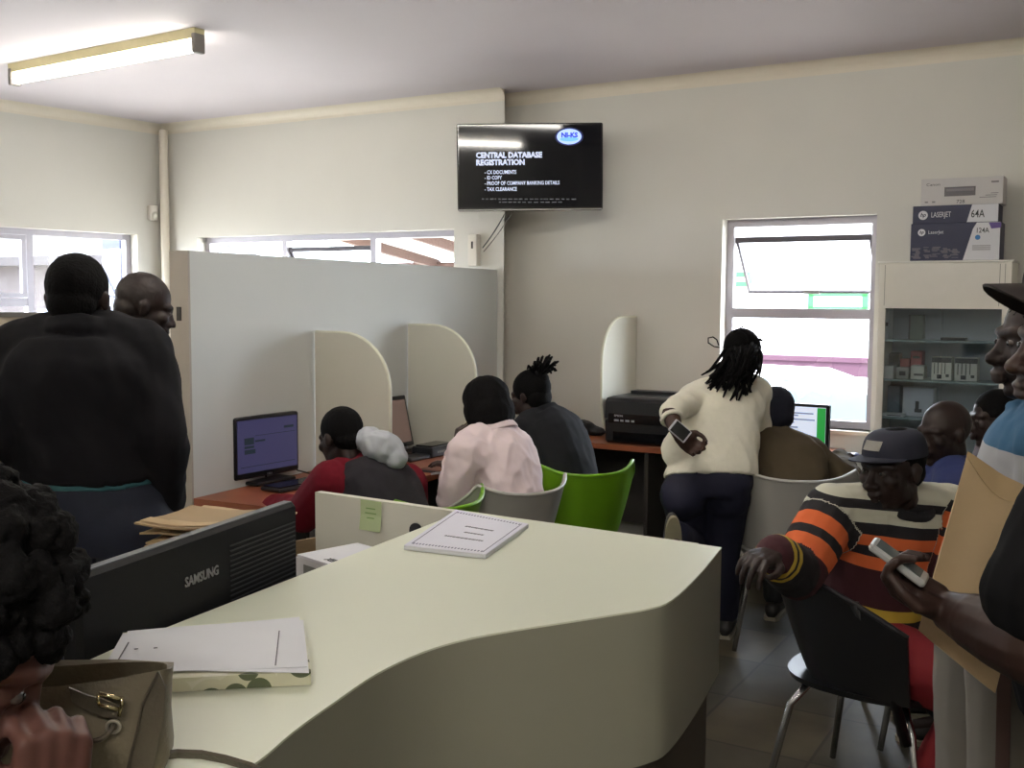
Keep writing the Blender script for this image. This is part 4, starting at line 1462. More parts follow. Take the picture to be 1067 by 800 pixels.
# ================================================================== CHAIRS
def tub_chair(name, label, cat, p, yaw, m, legm=None, group=None, w_=.29, seat_z=.45, back_z=.82, arm_z=.64, struts=False, fall=.75, ahead=0.0):
    """moulded shell chair on four splayed legs; yaw turns its front (local +y) anticlockwise from world +y"""
    p = V((p[0], p[1], 0))
    cy, sy = math.cos(yaw), math.sin(yaw)
    R = lambda x, y, z: p + V((x * cy - y * sy, x * sy + y * cy, z))
    r = thing(name, label, cat, p, group)
    th = [math.radians(-112 + 224 * k / 30) for k in range(31)]

    def rim(a):
        d = abs(math.degrees(a))
        if d < 52:
            return back_z - .015 + .045 * (d / 52) ** 3
        t = (d - 52) / 60
        return back_z + .03 - (back_z + .03 - arm_z) * (t ** fall)
    grid = []
    for i in range(9):
        v_ = i / 8
        row = []
        for a in th:
            s_ = .74 + .26 * v_ ** .8
            lean = -.07 * v_ * max(0, math.cos(a))
            fw_ = ahead * max(0, (abs(math.degrees(a)) - 60) / 52)
            row.append(R(w_ * 1.02 * (math.sin(a) if abs(a) < 1.57 or not ahead else math.copysign(1, a)) * s_, (-.02 - .235 * math.cos(a)) * s_ + lean + .02 + fw_, seat_z + .005 + (rim(a) - seat_z) * v_))
        grid.append(row)
    MB().sheet(grid, .009).build('backrest', m, r, smooth='auto')
    MB().tube(grid[-1], .0085, 8).build('rim', m, r, smooth=True)
    ring = lambda k, z: [R(w_ * .78 * k * math.copysign(abs(math.cos(2 * math.pi * j / 32)) ** .7, math.cos(2 * math.pi * j / 32)), .02 + .24 * k * math.copysign(abs(math.sin(2 * math.pi * j / 32)) ** .7, math.sin(2 * math.pi * j / 32)), z) for j in range(32)]
    MB().loft([ring(.9, seat_z - .022), ring(1, seat_z - .012), ring(1.02, seat_z + .006), ring(.9, seat_z + .004), ring(.5, seat_z - .008), ring(.1, seat_z - .012)]).build('seat', m, r, smooth='auto')
    for sx in (-1, 1):
        for sy_ in (-1, 1):
            MB().tube([R(sx * .15, .02 + sy_ * .14, seat_z - .02), R(sx * .2, .02 + sy_ * .19, seat_z - .1), R(sx * .26, .02 + sy_ * .25, .008)], [.015, .012, .011], 10).build('leg', legm or CHROME, r, smooth=True)
            if struts and sy_ > 0:
                k = 3 if sx < 0 else 27
                g_ = grid[-1][k]
                MB().tube([g_, g_.lerp(R(sx * .22, .2, seat_z), .5) + Z * .01, R(sx * .215, .2, seat_z - .12)], [.014, .013, .017], 8).build('arm_post', m, r, smooth=True)
    return r


def yaw_of(d):
    return math.atan2(-d[0], d[1])


# ================================================================== PEOPLE
class Person:
    """joints are world points; L and R are the person's own left and right"""

    def __init__(s, label, J, look, headup=(0, 0, 1), drop=.028, g=1.0, hs=1.0, skin=None, bow=0.0, wide=1.0, voxel=.006, deep=1.0, seed=0):
        s.J = {k: V(v) for k, v in J.items()}
        J = s.J
        J['head'] = J['head'] - Z * drop
        s.g, s.hs, s.wide, s.deep, s.seed, s.vox = g, hs, wide, deep, seed, voxel
        s.skin = skin or SKIN
        s.lat_s = nz(J['shR'] - J['shL'])
        lh = J.get('hipdir')
        s.lat_h = nz(lh) if lh is not None else nz(V((s.lat_s.x, s.lat_s.y, 0)))
        if 'hipR' not in J:
            J['hipR'] = J['pel'] + s.lat_h * .09 * wide
            J['hipL'] = J['pel'] - s.lat_h * .09 * wide
        s.fwd_h = nz(V((-s.lat_h.y, s.lat_h.x, 0)))
        up = nz(J['neck'] - J['pel'])
        s.fwd = nz(up.cross(s.lat_s))
        s.bow = bow
        s.hy = nz(look)
        hx = s.hy.cross(V(headup))
        s.hx = nz(hx)
        s.hz = s.hx.cross(s.hy)
        zmin = min(0, 0)
        s.root = thing('person', label, 'person', V((J['pel'].x, J['pel'].y, 0)))

    def seated(s, fd=None, knee=.43, zk=.5, spread=.1, feet=.05):
        J = s.J
        f = nz(V(fd)) if fd is not None else s.fwd_h
        for k, sg in (('L', -1), ('R', 1)):
            h = J['hip' + k]
            J['kn' + k] = V((h.x, h.y, zk)) + f * knee + s.lat_h * sg * spread * .4
            J['an' + k] = V((J['kn' + k].x, J['kn' + k].y, .09)) - f * feet
            J['toe' + k] = J['an' + k] + f * .17 - Z * .045
        return s

    def standing(s, fd=None, bend=0.0):
        J = s.J
        f = nz(V(fd)) if fd is not None else s.fwd_h
        for k, sg in (('L', -1), ('R', 1)):
            h = J['hip' + k]
            J['kn' + k] = V((h.x, h.y, h.z * .53)) + f * bend + s.lat_h * sg * .01
            J['an' + k] = V((h.x, h.y, .09)) + s.lat_h * sg * .02
            J['toe' + k] = J['an' + k] + f * .17 - Z * .045
        return s

    def spine(s, t):
        a, b = s.J['pel'], s.J['neck']
        m = (a + b) / 2 - s.fwd * s.bow * 2
        return a * (1 - t) ** 2 + m * 2 * t * (1 - t) + b * t * t

    def torso(s, mb, t0, t1, inf, belly=0.0, shoulders=True):
        prof = ((-.3, .13, .10), (-.12, .145, .105), (0, .168, .118), (.15, .166, .118), (.32, .15, .112 + belly), (.5, .152, .112 + belly * .6), (.68, .168, .118), (.82, .17, .112), (.92, .13, .09), (1.0, .075, .068))
        rings = []
        n = 12
        for i in range(n + 1):
            t = t0 + (t1 - t0) * i / n
            for k in range(len(prof) - 1):
                if prof[k][0] <= t <= prof[k + 1][0] + 1e-6:
                    u = (t - prof[k][0]) / (prof[k + 1][0] - prof[k][0])
                    hw = prof[k][1] * (1 - u) + prof[k + 1][1] * u
                    hd = prof[k][2] * (1 - u) + prof[k + 1][2] * u
            lat = nz(s.lat_h * (1 - max(0, min(1, t))) + s.lat_s * max(0, min(1, t)))
            d = s.spine(t + .03) - s.spine(t - .03)
            fw = nz(nz(d).cross(lat))
            c = s.spine(t)
            hw = hw * s.wide * s.g + inf
            hd = hd * s.deep * s.g + inf
            ring = []
            for j in range(24):
                a = 2 * math.pi * j / 24
                ring.append(c + lat * hw * math.copysign(abs(math.cos(a)) ** .85, math.cos(a)) + fw * hd * math.copysign(abs(math.sin(a)) ** .85, math.sin(a)))
            rings.append(ring)
        mb.loft(rings)
        if shoulders and t1 > .8:
            nb = s.spine(.97)
            for k in 'LR':
                sh = s.J['sh' + k]
                ch = s.spine(.78) + (sh - s.spine(.85)) * .55
                mb.capsule([nb, nb.lerp(sh, .55) + Z * .004, sh], [.05 * s.g + inf, .058 * s.g + inf, .060 * s.g + inf])
                mb.capsule([sh, ch], [.06 * s.g + inf, .085 * s.g + inf])

    def limb(s, mb, names, rad, inf, frac=1.0):
        P = [s.J[k] for k in names]
        tot = sum((P[i + 1] - P[i]).length for i in range(len(P) - 1)) * frac
        pts, rr = [P[0]], [rad[0] * s.g + inf]
        for i in range(len(P) - 1):
            L = (P[i + 1] - P[i]).length
            u = min(1, tot / L)
            steps = (.33, .66, 1) if i or len(P) < 3 else (.5, 1)
            for q in steps:
                q *= u
                pts.append(P[i].lerp(P[i + 1], q))
                bulge = 1 + .10 * math.sin(math.pi * q) if i else 1 + .03 * math.sin(math.pi * q)
                rr.append((rad[i] * (1 - q) + rad[i + 1] * q) * s.g * bulge + inf)
            tot -= L * u
            if tot <= 1e-4:
                break
        mb.capsule(pts, rr)

    ARM = (.055, .043, .029)
    LEG = (.088, .060, .040)

    def hpt(s, x, y, z):
        return s.J['head'] + (s.hx * x + s.hy * y + s.hz * z) * s.hs

    def hball(s, mb, x, y, z, rx, ry=None, rz=None):
        ry = rx if ry is None else ry
        rz = rx if rz is None else rz
        h = s.hs
        mb.ball(s.hpt(x, y, z), rx * h, ry * h, rz * h, (s.hx, s.hy, s.hz), 20, 14)

    def head(s, mb, face=True, lips=1.0, nose=1.0):
        B = lambda *a: s.hball(mb, *a)
        h = s.hs
        B(0, -.014, .034, .076, .096, .088)
        B(0, .030, -.030, .064, .062, .078)
        B(0, .018, -.068, .054, .058, .050)
        B(0, .058, -.098, .026, .024, .020)
        for x in (-1, 1):
            B(x * .045, .008, -.062, .016, .036, .03)
            B(x * .043, .062, -.018, .024, .022, .022)
            B(x * .0765, -.010, -.004, .0085, .019, .030)
            B(x * .082, -.016, .008, .007, .013, .016)
            B(x * .032, .0735, .004, .017, .014, .011)
            B(x * .014 * nose, .096, -.034, .0115 * nose, .012, .0095)
            mb.capsule([s.hpt(x * .052, .062, .022), s.hpt(x * .030, .080, .026), s.hpt(x * .004, .086, .022)], [.010 * h, .0115 * h, .010 * h])
        mb.capsule([s.hpt(0, .084, .014), s.hpt(0, .097, -.012), s.hpt(0, .109, -.030)], [.0085 * h, .0095 * h, .0125 * h * nose])
        B(0, .088, -.056, .030, .012, .014)
        B(0, .0955, -.0605, .025 * lips, .0095 * lips, .0068 * lips)
        B(0, .0935, -.0755, .022 * lips, .0095 * lips, .0078 * lips)
        mb.capsule([s.hpt(0, -.026, -.045), s.hpt(0, -.030, -.085), s.J['neck'] - s.fwd * .0], [.053 * h, .052 * s.g, .060 * s.g])

    def hand(s, mb, side, d, palm, curl=.5, thumb=1, size=1.0, tcurl=.5, spread=1.0, curls=None):
        """d: direction the hand points, palm: direction the palm faces, thumb: +1 / -1 = which side of d x palm the thumb leaves"""
        w_ = s.J['wr' + side]
        d = nz(d)
        pn = nz(V(palm) - d * V(palm).dot(d))
        sd = nz(d.cross(pn)) * thumb       # thumb side
        k = size
        kn = []
        for i, o in enumerate((.030, .010, -.010, -.029)):
            q = w_ + d * ((.092, .096, .092, .084)[i] * k) + sd * (o * k) - pn * (.002 * k)
            mb.capsule([w_ + d * .012 * k + sd * o * .55 * k, w_ + d * .05 * k + sd * o * .9 * k, q], [.0165 * k, .0150 * k, .0112 * k], 12)
            kn.append(q)
        mb.capsule([w_ + d * .03 * k + sd * .018 * k + pn * .008 * k, w_ + d * .06 * k + sd * .026 * k + pn * .010 * k], [.016 * k, .014 * k], 12)
        mb.capsule([w_ + d * .03 * k - sd * .02 * k + pn * .007 * k, w_ + d * .07 * k - sd * .024 * k + pn * .006 * k], [.014 * k, .011 * k], 12)
        tips = []
        for i, q in enumerate(kn):
            L = (.074, .082, .076, .060)[i] * k
            c = (curls[i] if curls else curl)
            a = 0
            p = q
            pts = [q]
            for j, fr in enumerate((.44, .31, .25)):
                a += c * (1.0, 1.15, .75)[j]
                dd = nz(d * math.cos(a) + pn * math.sin(a) + sd * (.10 * (1.5 - i) * spread * (1 if j == 0 else .4)))
                p = p + dd * L * fr
                pts.append(p)
            mb.capsule(pts, [.0098 * k, .0090 * k, .0082 * k, .0070 * k], 12)
            tips.append((pts[-1], nz(pts[-1] - pts[-2])))
        b0 = w_ + d * .028 * k + sd * .022 * k + pn * .006 * k
        b1 = b0 + nz(d * .62 + sd * .70 + pn * .35 * tcurl) * .042 * k
        b2 = b1 + nz(d * .85 + sd * (.35 - .5 * tcurl) + pn * .5 * tcurl) * .034 * k
        b3 = b2 + nz(d * .9 + sd * (.1 - .8 * tcurl) + pn * .45 * tcurl) * .026 * k
        mb.capsule([b0, b1, b2, b3], [.0150 * k, .0118 * k, .0104 * k, .0082 * k], 12)
        s.thumbtip = (b3, nz(b3 - b2))
        s.tips = tips
        return tips

    def body(s, hands=(), voxel=None, lips=1.0, nose=1.0, extra=None):
        mb = MB()
        s.head(mb, lips=lips, nose=nose)
        s.torso(mb, -.1, 1.0, -.012, shoulders=True)
        J = s.J
        for k in 'LR':
            s.limb(mb, ('sh' + k, 'el' + k, 'wr' + k), s.ARM, -.004)
            s.limb(mb, ('hip' + k, 'kn' + k, 'an' + k), s.LEG, -.010)
            mb.capsule([J['an' + k], J['toe' + k]], [.034, .024])
        for h in hands:
            s.hand(mb, **h)
        for k in 'LR':
            if not any(h['side'] == k for h in hands):
                d = nz(J['wr' + k] - J['el' + k])
                s.hand(mb, k, d, -Z if abs(d.z) < .8 else s.lat_s * (1 if k == 'L' else -1), .35, thumb=(1 if k == 'L' else -1))
        if extra:
            extra(mb)
        o = fuse('body', mb, s.skin, s.root, voxel or s.vox, 3)
        s.b = o
        return o

    def eyes(s, sides=(-1, 1)):
        for x in sides:
            e = MB()
            s.hball(e, x * .032, .0785, .004, .0125, .0115, .0075)
            o = e.build('eye', EYEW, s.b, smooth=True)
            i = MB()
            s.hball(i, x * .031, .0875, .004, .0055, .0035, .0055)
            i.build('iris', EYED, o, smooth=True)

    def top(s, name, m, inf=.012, t0=-.04, t1=.96, frac=.97, belly=0.0, collar=True, voxel=.008, fold=.005, arms='LR', fscale=9, extra=None, sleeve=1.0, cuff=.0, post=None, sinf=None, shoulders=True):
        mb = MB()
        s.torso(mb, t0, t1, inf, belly, shoulders)
        if isinstance(frac, (int, float)):
            frac = {'L': frac, 'R': frac}
        for k in arms:
            si = inf if sinf is None else sinf
            rad = tuple(r_ * sleeve for r_ in s.ARM)
            s.limb(mb, ('sh' + k, 'el' + k, 'wr' + k), rad, si, frac[k])
        if collar:
            c = s.spine(.985)
            up = nz(s.J['head'] - s.J['neck'])
            a_ = s.lat_s
            b_ = nz(up.cross(a_))
            rr_ = .066 * s.g + inf * .6
            for dz, r2 in ((.0, rr_ + .008), (.022, rr_)):
                mb.tube([c + up * dz + (a_ * math.cos(t) + b_ * math.sin(t)) * r2 for t in [2 * math.pi * k / 20 for k in range(20)]], .013, 8, closed=True)
        if extra:
            extra(mb)
        return fuse(name, mb, m, s.root, voxel, 3, fold, fscale, seed=s.seed, post=post)

    def trousers(s, m, inf=.012, t0=-.1, t1=.14, frac=.97, voxel=.010, fold=.004, extra=None, name='trousers', wideleg=1.0):
        mb = MB()
        s.torso(mb, t0, t1, inf * .6, shoulders=False)
        for k in 'LR':
            s.limb(mb, ('hip' + k, 'kn' + k, 'an' + k), (s.LEG[0], s.LEG[1] * wideleg, s.LEG[2] * wideleg), inf, frac)
            mb.ball(s.J['hip' + k] - s.fwd_h * .03, .095 * s.g + inf * .6)
        if extra:
            extra(mb)
        return fuse(name, mb, m, s.root, voxel, 3, fold, 8, seed=s.seed)

    def shoes(s, m, sole=None):
        for k in 'LR':
            a, t = s.J['an' + k], s.J['toe' + k]
            d = nz(V((t.x - a.x, t.y - a.y, 0))) if (V((t.x - a.x, t.y - a.y, 0))).length > .03 else None
            if d is None:
                continue
            sd = V((-d.y, d.x, 0))
            z0 = t.z - .045
            mb = MB()
            rings = []
            for x, hw, h in ((-.075, .022, .05), (-.06, .034, .075), (-.01, .038, .085), (.06, .042, .068), (.12, .045, .052), (.17, .038, .042), (.195, .02, .026)):
                c = V((a.x, a.y, z0 + .012)) + d * x
                rings.append([c + sd * hw * math.cos(q) + Z * (h * .5 + h * .5 * math.copysign(abs(math.sin(q)) ** .8, math.sin(q))) for q in [2 * math.pi * j / 14 for j in range(14)]])
            mb.loft(rings)
            o = mb.build('shoe', m, s.root, smooth=True)
            sl = MB()
            out = [(-.08, .024), (-.06, .038), (0, .042), (.08, .046), (.14, .048), (.18, .036), (.2, .01)]
            poly = [V((a.x, a.y, z0)) + d * x + sd * y for x, y in out] + [V((a.x, a.y, z0)) + d * x - sd * y for x, y in reversed(out)]
            sl.prism(poly, Z, .018)
            sl.build('sole', sole or mat('pale_sole', (150, 144, 128), .7), o)

    def crop_hair(s, m=None, grow=.004, back=.006, low=True, name='hair', line=.0):
        mb = MB()
        s.hball(mb, 0, -.014 - back - line, .040 + grow * .5, .076 + grow, .094 + grow, .084 + grow)
        if low:
            s.hball(mb, 0, -.052, -.01, .062 + grow * .5, .055 + grow * .5, .055)
        return fuse(name, mb, m or HAIR, s.root, .005, 2, .0012, 60, (1, 1, 1))

    def cap(s, m, brim_len=.075, tilt=0.0, crown_h=.105, brim_w=.078, badge=None, lift=0.0, flat=False, droop=1.0):
        mb = MB()
        rings = []
        zb = .050 + lift
        for i in range(9):
            u = i / 8
            k = math.cos(u * math.pi / 2) ** (.42 if flat else .55)
            z = zb + (crown_h - (.02 if flat else 0)) * math.sin(u * math.pi / 2) ** (1.0)
            rings.append([s.hpt((.086 * k) * math.cos(t), -.012 + .106 * k * math.sin(t), z) for t in [2 * math.pi * j / 28 for j in range(28)]] if i < 8 else [s.hpt(.004 * math.cos(t), -.012 + .004 * math.sin(t), z) for t in [2 * math.pi * j / 28 for j in range(28)]])
        mb.loft(rings)
        c = mb.build('cap', m, s.root, smooth='auto')
        MB().ball(s.hpt(0, -.012, zb + crown_h - (.02 if flat else 0) + .002), .007, .007, .005).build('button', m, c, smooth=True)
        gr = []
        for i in range(7):
            v_ = i / 6
            row = []
            for j in range(13):
                x = -1 + 2 * j / 12
                xx = x * brim_w
                y0 = -.012 + .104 * math.sqrt(max(0, 1 - (xx / .086) ** 2))
                ln_ = brim_len * (1 - abs(x) ** 2.6 * .75)
                row.append(s.hpt(xx, y0 + ln_ * v_, zb + .006 - (.010 if not flat else .003) * x * x - math.sin(tilt) * ln_ * v_ - (.022 * droop if not flat else .006) * x * x * (v_ ** .7)))
            gr.append(row)
        MB().sheet(gr, .004).build('brim', m, c, smooth='auto')
        if badge:
            b_ = MB()
            g2 = [[s.hpt(x, -.012 + .109 * math.sqrt(1 - (x / .087) ** 2) * (1 - .16 * v_), zb + .028 + .026 * v_) for x in (-.028, -.014, 0, .014, .028)] for v_ in (0, .5, 1)]
            b_.sheet(g2, .003)
            b_.build('badge', badge, c)
        return c


JACKB = mat('black_jacket', (20, 20, 24), .85, spec=.2, var=.15, scale=20)
JEANS = mat('dark_jeans', (30, 36, 52), .8, var=.15, scale=40)
SHOEB = mat('dark_shoe', (34, 32, 32), .5)


def P3(d):
    return {k: (at_y(*v) if len(v) == 3 else V(v)) for k, v in d.items()}


def W3(x, y, z):
    return (x, y, z, 0)


def joints(px, world):
    J = {k: at_y(*v) for k, v in px.items()}
    J.update({k: V(v) for k, v in world.items()})
    return J


# ---- standing man seen from behind at the left
J = joints(dict(head=(82, 303, 2.9), neck=(84, 345, 2.88), shL=(22, 368, 2.9), shR=(146, 368, 2.9), elL=(2, 452, 2.82), wrL=(14, 500, 3.08), elR=(164, 450, 2.84), wrR=(170, 520, 2.96)), {})
pe = at_y(100, 520, 2.9)
J['pel'] = V((pe.x, 2.92, .99))
J['hipdir'] = V((1, -.05, 0))
p = Person('standing man in black jacket and dark jeans seen from behind', J, (-.04, 1, -.1), bow=.02, skin=SKIND, wide=1.12, g=1.02, seed=1).standing((-.1, 1, 0))
p.body(hands=[dict(side='R', d=nz(p.J['wrR'] - p.J['elR']), palm=(-1, 0, 0), curl=.45, thumb=-1)])
p.crop_hair(line=-.004)
p.top('jacket', JACKB, .026, t0=.26, fold=.010, frac=.99, sleeve=1.12)
mb = MB()
p.torso(mb, .225, .32, .020, shoulders=False)
fuse('shirt_hem', mb, mat('teal_shirt', (46, 92, 100), .8), p.root, .008, 2)
p.trousers(JEANS, .020, t0=-.14, t1=.245)
p.shoes(SHOEB)

# ---- man in profile beyond him
J = joints(dict(head=(151, 313, 3.72), neck=(147, 343, 3.74), shL=(150, 362, 3.92), shR=(148, 364, 3.54), elL=(156, 430, 3.95), elR=(144, 434, 3.50), wrL=(166, 470, 3.9), wrR=(156, 480, 3.6)), {})
J['pel'] = V((J['neck'].x - .06, 3.74, .96))
J['hipdir'] = V((.1, -1, 0))
p = Person('man with shaved head in dark jacket standing in profile beside the tall partition', J, (.9, .4, -.3), g=.96, hs=.98, skin=SKIND, seed=2, bow=.03).standing((1, 0, 0))
p.body()
p.eyes((-1, 1))
p.crop_hair(mat('shaved_hair', (40, 30, 27), .6), grow=.001)
p.top('jacket', mat('charcoal_jacket', (24, 24, 27), .85, spec=.2), .018, fold=.005)
p.trousers(mat('black_trousers', (28, 28, 32), .8), .012)
p.shoes(SHOEB)

# ---- worker in red sleeves and grey vest with pale hood
J = joints(dict(head=(355, 450, 4.28), neck=(376, 484, 4.30), shL=(344, 502, 4.16), shR=(424, 504, 4.50), elL=(316, 536, 4.22), wrL=(284, 528, 4.48), elR=(430, 548, 4.66), wrR=(360, 520, 4.90)), {})
J['pel'] = V((J['neck'].x + .2, 4.16, .53))
J['hipdir'] = V((.66, .75, 0))
p = Person('seated worker in dark red sleeves and grey vest with pale hood at left monitor', J, (-.72, .66, -.28), skin=SKIND, bow=.03, seed=3).seated((-.75, .66, 0))
p.body()
p.crop_hair()
p.top('jumper', mat('dark_red_knit', (104, 18, 32), .85, var=.15, scale=60, spec=.2), .016, fold=.005, sleeve=1.3)
p.top('vest', mat('grey_vest', (44, 42, 46), .85, spec=.2), .022, t0=-.02, t1=.93, arms='', collar=False, fold=.007, shoulders=False)
hc_ = at_y(399, 467, 4.22)
mb = MB()
ax_ = nz(V((.72, .2, -.5)))
mb.ball(hc_, .092, .06, .066, (nz(V((.8, .3, -.35))), nz(V((-.3, .9, 0))), nz(V((.35, .1, .9)))))
mb.ball(at_y(384, 458, 4.24), .06, .05, .05)
mb.ball(at_y(411, 476, 4.22), .05, .05, .05)
mb.capsule([at_y(372, 452, 4.25), at_y(386, 456, 4.24)], [.018, .035])
fuse('hood', mb, mat('pale_grey_hood', (178, 182, 188), .85, var=.08, scale=30), p.root, .006, 3, .008, 20)
p.trousers(mat('black_trousers', (28, 28, 32), .8))
p.shoes(SHOEB)
ch = p.J['pel'] + V((.02, -.0, 0))

# ---- worker in pink blouse
J = joints(dict(head=(506, 420, 4.62), neck=(513, 448, 4.60), shL=(484, 470, 4.42), shR=(536, 464, 4.76), elL=(470, 522, 4.42), wrL=(476, 470, 4.66), elR=(530, 520, 4.95), wrR=(478, 492, 5.05)), {})
J['pel'] = V((J['neck'].x + .08, 4.50, .52))
J['hipdir'] = V((.66, .75, 0))
p = Person('seated woman in pink blouse with dark bob leaning on her hand at the worktop', J, (-.76, .6, -.3), skin=SKIN, bow=.03, seed=4, wide=.98).seated((-.75, .66, 0))
p.body(hands=[dict(side='L', d=(.15, .05, 1), palm=(.5, .2, .1), curl=.9, thumb=1)])
mb = MB()
p.hball(mb, 0, -.018, .050, .100, .106, .096)
p.hball(mb, 0, -.045, -.01, .104, .080, .085)
p.hball(mb, 0, -.06, -.045, .098, .055, .055)
p.hball(mb, .070, -.01, -.01, .036, .07, .085)
p.hball(mb, -.070, -.01, -.01, .036, .07, .085)
fuse('hair', mb, HAIR, p.root, .006, 3, .004, 30, (1, 1, .25))
p.top('blouse', mat('pink_blouse', (226, 208, 210), .8, var=.04), .014, t0=-.06, fold=.013, fscale=13, belly=.01, frac={'L': .93, 'R': .95})
p.trousers(mat('black_trousers', (28, 28, 32), .8))
p.shoes(SHOEB)
PK = MATS['pink_blouse']
nb_ = p.spine(.965)
ax2 = nz(p.J['head'] - p.J['neck'])
fy_ = nz(ax2.cross(p.lat_s))
gr = []
for k in range(25):
    t_ = 2 * math.pi * k / 24
    dv_ = p.lat_s * math.cos(t_) + fy_ * math.sin(t_)
    gr.append([nb_ + dv_ * .082 + ax2 * .052, nb_ + dv_ * .092 + ax2 * .050, nb_ + dv_ * .110 + ax2 * .012, nb_ + dv_ * .112 + ax2 * .004])
MB().sheet(gr, .004).build('collar', PK, p.root, smooth=True)
for k in 'LR':
    w2, e2 = p.J['wr' + k], p.J['el' + k]
    c2 = e2.lerp(w2, .90)
    d2 = nz(w2 - e2)
    u2 = nz(d2.cross(V((.3, .5, .8))))
    v2 = d2.cross(u2)
    MB().tube([c2 + (u2 * math.cos(t) + v2 * math.sin(t)) * .046 for t in [2 * math.pi * q / 18 for q in range(18)]], .010, 8, closed=True).build('cuff', PK, p.root, smooth=True)
ch_pink = p.J['pel'].copy()

# ---- worker in dark jacket with tied locks
J = joints(dict(head=(552, 407, 5.36), neck=(564, 432, 5.34), shL=(545, 452, 5.18), shR=(592, 446, 5.56), elL=(528, 508, 5.18), elR=(610, 500, 5.80), wrL=(510, 490, 5.45), wrR=(566, 480, 5.98)), {})
J['pel'] = V((J['neck'].x + .12, 5.16, .52))
J['hipdir'] = V((.6, .8, 0))
p = Person('seated worker in charcoal jacket with locks tied up beside the green chair', J, (-.8, .55, -.2), skin=SKIND, bow=.05, seed=5, wide=1.1).seated((-.8, .6, 0), knee=.4)
p.body()
mb = MB()
p.hball(mb, 0, -.022, .042, .088, .104, .094)
p.hball(mb, 0, -.055, -.01, .078, .06, .07)
p.hball(mb, 0, -.075, .075, .05, .05, .045)
rr = random.Random(21)
for i in range(34):
    a = rr.uniform(0, 2 * math.pi)
    e = rr.uniform(.15, 1)
    b0 = p.hpt(.025 * math.cos(a), -.075 + .025 * math.sin(a), .095)
    dirv = p.hx * math.cos(a) * e + p.hy * (math.sin(a) * e * .7 - .35) + Z * rr.uniform(.4, 1.1)
    dirv = nz(dirv)
    L = rr.uniform(.06, .125)
    mb.tube([b0, b0 + dirv * L * .5, b0 + dirv * L * .85 - Z * .012 * e, b0 + dirv * L - Z * .04 * e], [.009, .0085, .0075, .005], 6)
mb.build('hair', HAIR, p.root, smooth=True)
p.top('jacket', mat('charcoal_suit', (32, 33, 36), .9, var=.1, spec=.15), .024, fold=.005, belly=.02)
p.trousers(mat('black_trousers', (28, 28, 32), .8))
p.shoes(SHOEB)
ch_dark = p.J['pel'].copy()

# ---- standing woman in cream sweater bending over the desk
J = joints(dict(head=(773, 366, 5.02), neck=(752, 404, 4.96), shL=(723, 416, 4.82), shR=(787, 408, 4.98), elL=(699, 434, 4.62), wrL=(706, 452, 4.50), elR=(793, 462, 5.10), wrR=(806, 470, 5.32)), {})
J['elL'] = at_y(698, 430, 4.60)
pe = at_y(737, 508, 4.74)
J['pel'] = V((pe.x, pe.y, pe.z))
J['hipdir'] = V((.98, -.1, 0))
J['hipL'] = at_y(712, 515, 4.72)
J['hipR'] = at_y(757, 515, 4.76)
J['knR'] = at_y(752, 585, 4.84)
J['anR'] = at_z(757, 640, .10)
J['toeR'] = J['anR'] + V((.05, .16, -.05))
J['knL'] = at_y(724, 572, 4.92)
J['anL'] = at_y(704, 556, 4.50)
J['toeL'] = at_y(703, 590, 4.42)
p = Person('standing woman in cream sweater with long locks bending over the seated man', J, (.5, .72, -.5), skin=SKIN, bow=.03, seed=6, wide=1.14, deep=1.1, g=1.0)
wl = p.J['wrL']
p.body(hands=[dict(side='L', d=at_y(718, 462, 4.5) - wl, palm=(.1, -1, .3), curl=.75, thumb=-1)])
mb = MB()
p.hball(mb, 0, -.02, .04, .088, .104, .092)
p.hball(mb, 0, -.09, .03, .06, .05, .06)
rr = random.Random(31)
for i in range(110):
    u = rr.random()
    w1 = rr.random()
    a = at_y(rr.uniform(744, 794), rr.uniform(350, 384), rr.uniform(4.90, 4.98))
    hd_ = p.J['head']
    a = hd_ + nz(a - hd_) * .098
    x1 = 734 + u * 54 + rr.uniform(-5, 5)
    y1 = rr.uniform(388, 422) - 10 * abs(u - .35) * 1.5
    yb = 4.86 - .12 * (1 - abs(u - .5) * 1.2)
    bq = at_y(x1, y1, yb + rr.uniform(-.03, .02))
    m_ = a.lerp(bq, .5) + V((0, -.05, .015))
    mb.tube([a, a.lerp(m_, .6) + V((0, -.02, .01)), m_, m_.lerp(bq, .6) + V((0, -.012, 0)), bq], [.009, .0085, .0075, .006, .0035], 6)
for i in range(34):
    b0 = p.hpt(rr.uniform(-.07, .07), rr.uniform(-.05, .08), .11)
    b0 = p.J['head'] + nz(b0 - p.J['head']) * .10
    dv_ = nz(V((rr.uniform(-.8, .9), rr.uniform(-.8, .2), rr.uniform(.2, 1))))
    L = rr.uniform(.02, .05)
    mb.tube([b0, b0 + dv_ * L * .6, b0 + dv_ * L - Z * .01], [.011, .009, .005], 6)
for cc_ in (((750, 362), (744, 361), (738, 357), (738, 352), (743, 351), (747, 354), (749, 360)), ((764, 346), (768, 344), (772, 341), (775, 340))):
    mb.tube([at_y(x, y, 4.95) for x, y in cc_], .0035, 6)
mb.build('hair', HAIR, p.root, smooth=True)
CREAM = mat('cream_sweater', (234, 230, 212), .9, var=.06, scale=50, bump=.2, bscale=220)


def hemw(mb):
    mb.capsule([at_y(714, 468, 4.76), at_y(752, 466, 4.80)], [.104, .112])


